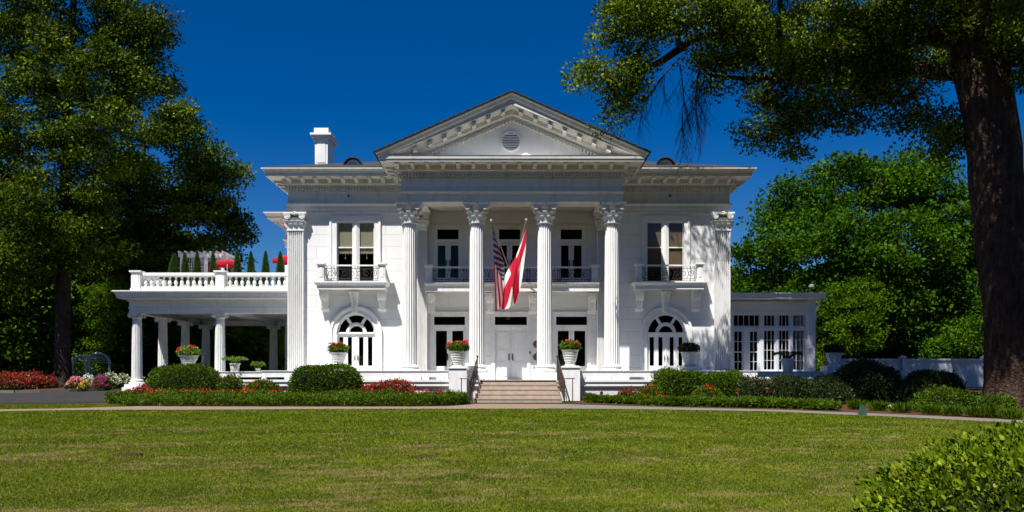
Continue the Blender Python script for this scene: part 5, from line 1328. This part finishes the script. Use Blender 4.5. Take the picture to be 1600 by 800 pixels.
# ================================================================== trees
def tree(name, label, base, trunk, blobs, lm, bark, leaf=.14, per=170, sp_=.62, group=None, dens=1.0, bump_=.04, twigs=None, minr=.018, flare=1.35, lbl_cat='tree', limbs=None):
    """trunk: list of world points with radius; blobs: (x,y,z, rx,ry,rz, clumps)"""
    t = thing(name, label, lbl_cat, base, group)
    B = Vector(base); C = []
    for (x, y, z, rx, ry, rz, n) in blobs:
        n = int(n*dens*1.35); v = rng.normal(size=(n, 3)); v /= np.linalg.norm(v, axis=1, keepdims=True)
        v *= rng.uniform(.25, 1, (n, 1))**.55; C.append(v*np.array([rx, ry, rz])+[x, y, z])
    C = np.concatenate(C)
    keep_ = []; 
    for i in range(len(C)):       # thin out crowding
        if not keep_ or np.min(np.linalg.norm(C[keep_]-C[i], axis=1)) > sp_*.50: keep_.append(i)
    C = C[keep_]
    tp = [np.array(p[:3]) for p in trunk]; nodes = []; par = []
    seg_pts = []
    for i in range(len(tp)-1):
        m_ = max(1, int(np.linalg.norm(tp[i+1]-tp[i])/.8))
        for k in range(m_): seg_pts.append(tp[i]+(tp[i+1]-tp[i])*k/m_)
    seg_pts.append(tp[-1]); start = 0
    for k, p in enumerate(seg_pts): nodes.append(p); par.append(k-1)
    ntr = len(nodes)
    lim = []
    for lb in (limbs or []):      # main limbs given by hand, rooted on the nearest trunk node
        pts = [np.array(q) for q in lb]; k = int(np.argmin(np.linalg.norm(np.array(nodes[:ntr])-pts[0], axis=1))); prev = k
        for a, b_ in zip(pts, pts[1:]):
            m_ = max(1, int(np.linalg.norm(b_-a)/.9))
            for j in range(1, m_+1): nodes.append(a+(b_-a)*j/m_+rng.normal(0, .04, 3)); par.append(prev); prev = len(nodes)-1
    lowest = tp[max(1, len(tp)//2)][2] if limbs is None else -9
    NA = np.zeros((len(nodes)+len(C)*5+50, 3)); NA[:len(nodes)] = nodes; cnt = len(nodes); pr = list(par)
    T0 = np.array(seg_pts); 
    dmin = np.min(np.linalg.norm(C[:, None, :]-NA[None, :cnt, :], axis=2), axis=1); order = np.argsort(dmin)
    cn = []
    startn = max(1, int(ntr*.35))
    for i in order:
        c = C[i]; dd_ = np.linalg.norm(NA[startn:cnt]-c, axis=1) + np.maximum(0, NA[startn:cnt, 2]-c[2])*.5
        j = startn+int(np.argmin(dd_)); a = NA[j]; L = np.linalg.norm(c-a); m_ = max(1, min(4, int(L/.8)))
        prev = j
        for k in range(1, m_+1):
            f_ = k/m_; q = a+(c-a)*f_; q = q+np.array([0, 0, .12*L*math.sin(math.pi*f_)])+(rng.normal(0, .05*L/m_, 3) if k < m_ else 0)
            NA[cnt] = q; pr.append(prev); prev = cnt; cnt += 1
        cn.append(prev)
    NA = NA[:cnt]; rad2 = np.zeros(cnt); 
    for k in cn: rad2[k] += minr**2
    for k in range(cnt-1, 0, -1):
        rad2[k] = max(rad2[k], minr**2*.6)
        if pr[k] >= 0: rad2[pr[k]] += rad2[k]
    rad = np.sqrt(rad2)
    tb = MB()
    # trunk tube with uneven girth and root flare
    P = [Vector(q) for q in tp]; fine = []; fr = []
    for i in range(len(P)-1):
        m_ = max(2, int((P[i+1]-P[i]).length/.35))
        for k in range(m_): f_ = k/m_; fine.append(P[i].lerp(P[i+1], f_)); fr.append(trunk[i][3]*(1-f_)+trunk[i+1][3]*f_)
    fine.append(P[-1]); fr.append(trunk[-1][3])
    nn = 22; vv = []
    for i, p in enumerate(fine):
        hgt_ = (p-P[0]).length
        for k in range(nn):
            a = 2*math.pi*k/nn; fl = 1+(flare-1)*math.exp(-hgt_/.5)*(1+.35*math.sin(a*5+1)); r_ = fr[i]*fl*(1+bump_*math.sin(a*3+hgt_*.9)+bump_*.6*math.sin(a*7-hgt_*2.1)+random.uniform(-.012, .012))
            vv.append((p.x+r_*math.cos(a), p.y+r_*math.sin(a), p.z))
    tb.add(vv, [(i*nn+k, i*nn+(k+1) % nn, (i+1)*nn+(k+1) % nn, (i+1)*nn+k) for i in range(len(fine)-1) for k in range(nn)]+[tuple((len(fine)-1)*nn+k for k in range(nn))])
    for k in range(ntr, cnt):
        a, b_ = NA[pr[k]], NA[k]; ra = min(rad[pr[k]], rad[k]*1.25) if pr[k] >= ntr else rad[k]*1.3
        tb.tube([a, b_], [ra, rad[k]], 7 if rad[k] > .08 else (5 if rad[k] > .035 else 3), caps=False)
    for (q0, n_, L) in (twigs or []):      # bare hanging twigs
        def grow(p, dirv, L, r, lev):
            pts = [p]; dv = dirv.copy()
            for s in range(5):
                dv = dv + Vector((random.uniform(-.18, .18), random.uniform(-.18, .18), random.uniform(-.16, .06))); dv.normalize(); pts.append(pts[-1]+dv*L/5)
            tb.tube(pts, [r*(1-.13*i) for i in range(6)], 4, caps=False)
            if lev < 3:
                for q in pts[1:]:
                    for _ in range(2 if lev < 1 else 1):
                        grow(q, (dv+Vector((random.uniform(-.8, .8), random.uniform(-.8, .8), random.uniform(-.5, .15)))).normalized(), L*.52, r*.5, lev+1)
        for _ in range(n_): grow(Vector(q0[0]), (Vector(q0[1])+Vector((random.uniform(-.35, .35), random.uniform(-.3, .3), random.uniform(-.2, .2)))).normalized(), L, .032, 0)
    to = tb.build('trunk', bark, t, smooth=True, angle=60)
    # leaves: each clump is a flattened spray
    allc = []; alln = []; allr = []
    for c in C:
        k = int(per*rng.uniform(.6, 1.35)); g_ = rng.normal(size=(k, 3))
        lg = np.linalg.norm(g_, axis=1, keepdims=True); g_ = g_/lg*np.minimum(lg, 1.9)
        sc_ = sp_*rng.uniform(.34, .62)*np.array([1, 1, .5]); allc.append(c+g_*sc_); alln.append(g_*.3+[0, 0, .1]); allr.append(np.full(k, rng.uniform(.15, .8)))
    allc = np.concatenate(allc); alln = np.concatenate(alln); allr = np.concatenate(allr)
    V, T, rd = leaf_arrays(allc, leaf, nrm=alln, spread=.8, aspect=.6, up=.05, rnd=allr)
    np_mesh('crown', V, T, 3, lm, t, {'rnd': rd})
    settle(t)
    return t
def bl_(px, py, d, rxp, ryp, n, ryd=None):
    s_ = d/F; return (PX(px, d), d, PZ(py, d), rxp*s_, ryd or (rxp+ryp)/2*s_, ryp*s_, n)

# big oak at the right, its limbs reaching over the view of the house
d0 = 29.5
trk = [(*(at(1592, 640, d0)), .95)]
trk[0] = (trk[0][0], d0, zgf(d0)-.1, .98)
for px, py, w_ in ((1586, 560, 42), (1578, 480, 40), (1570, 400, 38.5), (1562, 320, 38), (1554, 250, 38.5), (1545, 180, 38), (1532, 110, 40), (1524, 40, 36), (1518, -60, 30), (1510, -200, 20)):
    p = at(px, py, d0); trk.append((p.x, p.y, p.z, w_*d0/F))
blobs = [bl_(985, 40, 31.3, 48, 55, 26), bl_(930, 118, 31.4, 36, 24, 13), bl_(980, 140, 31.4, 36, 50, 24), bl_(955, 190, 31.4, 14, 18, 4), bl_(1060, 15, 31.8, 80, 40, 26, 1.2),
         bl_(1112, 110, 32.5, 36, 34, 9), bl_(1165, 60, 32.5, 60, 50, 26), bl_(1235, 110, 32, 70, 62, 34), bl_(1205, 190, 32.5, 45, 42, 13), bl_(1232, 236, 32.5, 16, 12, 3), bl_(1320, 90, 30.5, 85, 75, 40), bl_(1300, 175, 31.5, 55, 28, 11),
         bl_(1345, 195, 31.5, 22, 16, 4), bl_(1400, 130, 30.5, 60, 55, 20), bl_(1430, 30, 31, 90, 50, 28), bl_(1485, 200, 30.5, 30, 48, 12), bl_(1560, 50, 29, 60, 85, 22), bl_(1600, 110, 29, 40, 30, 9), bl_(1420, 175, 31, 35, 20, 5),
         bl_(1022, -100, 33.2, 34, 22, 3), bl_(1230, -110, 33, 100, 90, 40), bl_(1350, -160, 32, 190, 120, 60), bl_(1560, -150, 29, 180, 130, 60), bl_(1700, 0, 28, 120, 120, 34),
         bl_(1180, 10, 37, 90, 50, 22, 2.0), bl_(1300, 60, 38, 150, 75, 44, 2.2), bl_(1430, 60, 39, 110, 80, 34, 2.4), bl_(1250, -90, 38, 190, 80, 50, 2.4), bl_(1560, 0, 36, 120, 110, 34, 2.6), bl_(1250, -170, 27.5, 140, 70, 34, 2.2), bl_(1400, -190, 27, 130, 80, 34, 2.2), bl_(1480, -120, 25.5, 150, 90, 50, 2.5), bl_(1600, -60, 25, 110, 70, 30, 2.2)]
limbs = [[tuple(at(1532, 118, d0)), tuple(at(1440, 112, 30)), tuple(at(1360, 95, 30.8)), tuple(at(1270, 95, 31.8)), tuple(at(1195, 78, 32.6)), tuple(at(1130, 55, 33)), tuple(at(1085, 60, 33.2)), tuple(at(1035, 95, 32.2)), tuple(at(1000, 110, 31.6))],
         [tuple(at(1524, 40, d0)), tuple(at(1440, -30, 31)), tuple(at(1300, -80, 33)), tuple(at(1150, -80, 33)), tuple(at(1040, -30, 31.6))],
         [tuple(at(1530, 80, d0)), tuple(at(1470, 60, 32)), tuple(at(1380, 30, 35)), tuple(at(1280, 20, 37.5))],
         [tuple(at(1540, 110, d0)), tuple(at(1590, 85, 29)), tuple(at(1650, 60, 28.5))],
         [tuple(at(1270, 95, 31.8)), tuple(at(1215, 120, 32)), tuple(at(1160, 122, 32.3)), tuple(at(1110, 118, 32.5))]]
tw = [((tuple(at(1095, 62, 33.2)), (-.30, 0, -1)), 2, 2.6), ((tuple(at(1062, 90, 33.5)), (-.6, 0, -.9)), 1, 2.3), ((tuple(at(1062, 100, 33.4)), (.0, 0, -1)), 1, 2.4)]
tree('oak_tree', 'huge oak with a thick leaning trunk at the right, limbs over the roof', (trk[0][0], trk[0][1], zgf(d0)), trk, blobs, LF_R, BARK, leaf=.13, per=270, sp_=.85, twigs=tw, limbs=limbs, minr=.022, flare=1.25, bump_=.045)

# left trees
d1 = 44.5
def trunk_px(px, d, r, top_py, lean=0, n=5):
    z0 = zgf(d); zt = PZ(top_py, d); x = PX(px, d)
    return [(x+lean*(k/n)**2, d, z0-.1+(zt-z0)*k/n, r*(1-.75*k/n)) for k in range(n+1)]
lb1 = [bl_(60, 60, d1, 80, 65, 40), bl_(200, 40, d1, 68, 45, 34), bl_(150, 120, d1-1, 90, 60, 42), bl_(225, 125, d1, 50, 40, 16), bl_(40, 180, d1-1, 70, 70, 34), bl_(150, 220, d1-2, 80, 60, 38), bl_(90, 320, d1-2, 90, 60, 38), bl_(30, 400, d1-1, 60, 50, 22), bl_(150, -60, d1, 110, 60, 40), bl_(20, -60, d1, 90, 60, 26), bl_(130, 400, d1-1, 60, 30, 12)]
tree('oak_tree', 'tall dense tree with the dark trunk at the far left', (PX(98, d1), d1, zgf(d1)), trunk_px(98, d1, .42, -120, .8), lb1, LF_L, BARK2, leaf=.165, per=290, sp_=1.0, dens=1.05, flare=1.3)
d2 = 53
lb2 = [bl_(275, 215, d2, 55, 45, 26), bl_(330, 265, d2-1, 45, 36, 20), bl_(310, 320, d2-1, 60, 36, 22), bl_(350, 360, d2, 42, 34, 16), bl_(230, 300, d2-1, 60, 60, 30), bl_(240, 390, d2, 70, 36, 26), bl_(300, 398, d2, 45, 18, 9), bl_(200, 420, d2, 50, 45, 16), bl_(185, 330, d2, 60, 70, 22), bl_(280, 170, d2, 22, 20, 5)]
tree('oak_tree', 'broad tree spreading behind the left end of the portico roof', (PX(207, d2), d2, zgf(d2)), trunk_px(207, d2, .45, 200, .8), lb2, LF_L, BARK2, leaf=.20, per=310, sp_=1.05, flare=1.3)
d3 = 48
lb3 = [bl_(-60, 100, d3, 90, 100, 30), bl_(-40, 280, d3, 90, 90, 36), bl_(0, 420, d3, 70, 60, 20), bl_(-80, 480, d3, 80, 70, 14)]
tree('oak_tree', 'dark tree mostly outside the left edge of the view', (PX(-60, d3), d3, zgf(d3)), trunk_px(-60, d3, .4, 0), lb3, LF_L, BARK2, leaf=.20, per=300, sp_=1.1)
# bright tree behind the sunroom
d4 = 56
lb4 = [bl_(1345, 290, d4, 75, 45, 30), bl_(1250, 335, d4, 65, 48, 28), bl_(1440, 300, d4, 75, 50, 30), bl_(1500, 340, d4, 60, 70, 26), bl_(1205, 400, d4, 55, 55, 24), bl_(1300, 390, d4-2, 90, 60, 40), bl_(1400, 390, d4-2, 90, 65, 40), bl_(1480, 440, d4-1, 60, 60, 26), bl_(1200, 470, d4, 55, 45, 20), bl_(1290, 470, d4-2, 80, 50, 32), bl_(1380, 480, d4-2, 70, 50, 26), bl_(1330, 260, d4, 40, 22, 7), bl_(1225, 300, d4, 25, 20, 5), bl_(1290, 300, d4, 30, 25, 7), bl_(1560, 400, d4+1, 50, 70, 18), bl_(1440, 250, d4, 40, 16, 5)]
tree('maple_tree', 'bright green round crowned tree behind the sunroom', (PX(1345, d4), d4, zgf(d4)), trunk_px(1345, d4, .45, 330), lb4, LF_B, BARK2, leaf=.24, per=230, sp_=1.25, dens=1.2)
d5 = 52
tree('maple_tree', 'small light green tree just left of the big oak trunk', (PX(1520, d5), d5, zgf(d5)), trunk_px(1520, d5, .15, 520), [bl_(1520, 530, d5, 45, 36, 24), bl_(1480, 550, d5, 35, 20, 10), bl_(1570, 480, d5, 50, 60, 20), bl_(1620, 420, d5, 60, 90, 26)], LF_B, BARK2, leaf=.18, per=170, sp_=.9)
# woods behind: one model of a low-branched tree, copied
proto = tree('woodland_tree', 'x', (0, 0, 0), [(0, 0, -.2, .32), (.1, 0, 3, .26), (0, .1, 6, .2), (0, 0, 9, .1)],
             [(0, 0, 7.5, 3.2, 3.2, 2.6, 36), (-1.8, -.5, 5, 2.6, 2.6, 2.2, 26), (1.9, .4, 5.2, 2.6, 2.6, 2.2, 26), (.2, -1.5, 3.2, 3.0, 2.2, 1.8, 24), (0, 1, 9.3, 2, 2, 1.4, 12), (-.6, -1, 1.6, 3.2, 2.0, 1.2, 20)], LF_W, BARK2, leaf=.26, per=170, sp_=1.25, group='woodland trees behind the house')
WT = [(-30, 50, 1.15, 'woodland tree in shade at the far left edge of the wood'), (-25.5, 56, 1.05, 'woodland tree behind the tall far left oak'), (-21, 58, 1.0, 'woodland tree behind the garden arbor'), (-16.5, 57, .62, 'woodland tree seen between the left portico columns'),
      (-12.0, 62, .66, 'woodland tree seen beneath the middle of the portico ceiling'), (-19, 66, .70, 'woodland tree deep behind the side portico'), (-34, 62, 1.25, 'woodland tree deep in the wood at the far left'), (-27, 68, 1.1, 'woodland tree far back left of the arbor'), (-14.2, 70, .72, 'woodland tree far back behind the portico pots'),
      (15.5, 60, .8, 'woodland tree just right of the sunroom end'), (20.5, 51.5, .62, 'low woodland tree right behind the board fence'), (26, 58, .9, 'woodland tree behind the fence left of the big trunk'), (32, 62, 1.0, 'woodland tree beyond the big oak trunk'), (38, 56, 1.05, 'woodland tree at the far right edge of the wood'), (25, 66, 1.0, 'woodland tree far back beneath the bright maple'), (-40, 52, 1.2, 'woodland tree outside the left edge of the wood'), (-19.6, 51.8, .50, 'low bright tree seen between the first and second portico columns'), (-17.6, 54, .55, 'low bright tree just behind the portico urn'), (-23.8, 50.5, .62, 'low leafy tree in the shade left of the arbor')]
for i, (x, y, s_, lb) in enumerate(WT):
    if i == 0: o = proto; o.location = (x, y, zgf(y)); o.scale = (s_,)*3; o['label'] = lb
    else: o = copy_thing(proto, (x, y, zgf(y)), lb, rz=i*1.7, sc=(s_*random.uniform(.95, 1.15), s_, s_*random.uniform(.9, 1.05)))
# far treeline
n = 60000; x = rng.uniform(-90, 90, n); y = 78+rng.uniform(0, 6, n); top = 5.5+2.0*smooth_noise(x, y*0, .35, 41)+1.0*smooth_noise(x, y*0, 1.1, 42)
c = np.stack([x, y, zg(y)+rng.uniform(0, 1, n)**.8*np.maximum(top, 2)], 1)
keep = np.abs(x) > 2
nb_ = 60000; xb = rng.uniform(-90, 90, nb_); yb2 = rng.uniform(-42, -34, nb_); tb_ = 21+3*smooth_noise(xb, yb2*0, .2, 51)+1.5*smooth_noise(xb, yb2*0, .8, 52)  # unseen leaf mass added behind the camera, only for pane reflections
cb2 = np.stack([xb, yb2, -1.9+rng.uniform(0, 1, nb_)**.8*tb_], 1)
tag(leaves('woods', cb2, 1.1, LF_W, aspect=.8), 'unseen woods added behind the camera for the window panes to mirror', 'woods', kind='stuff')
tag(leaves('far_woods', c[keep], .8, LF_W, aspect=.8), 'dark far wood closing the view behind the garden', 'woods', kind='stuff')

# ------------------------------------------------------------------ lift everything so the near ground lies at zero
for o in list(SC.objects):
    if o.parent is None: o.location.z += EYE
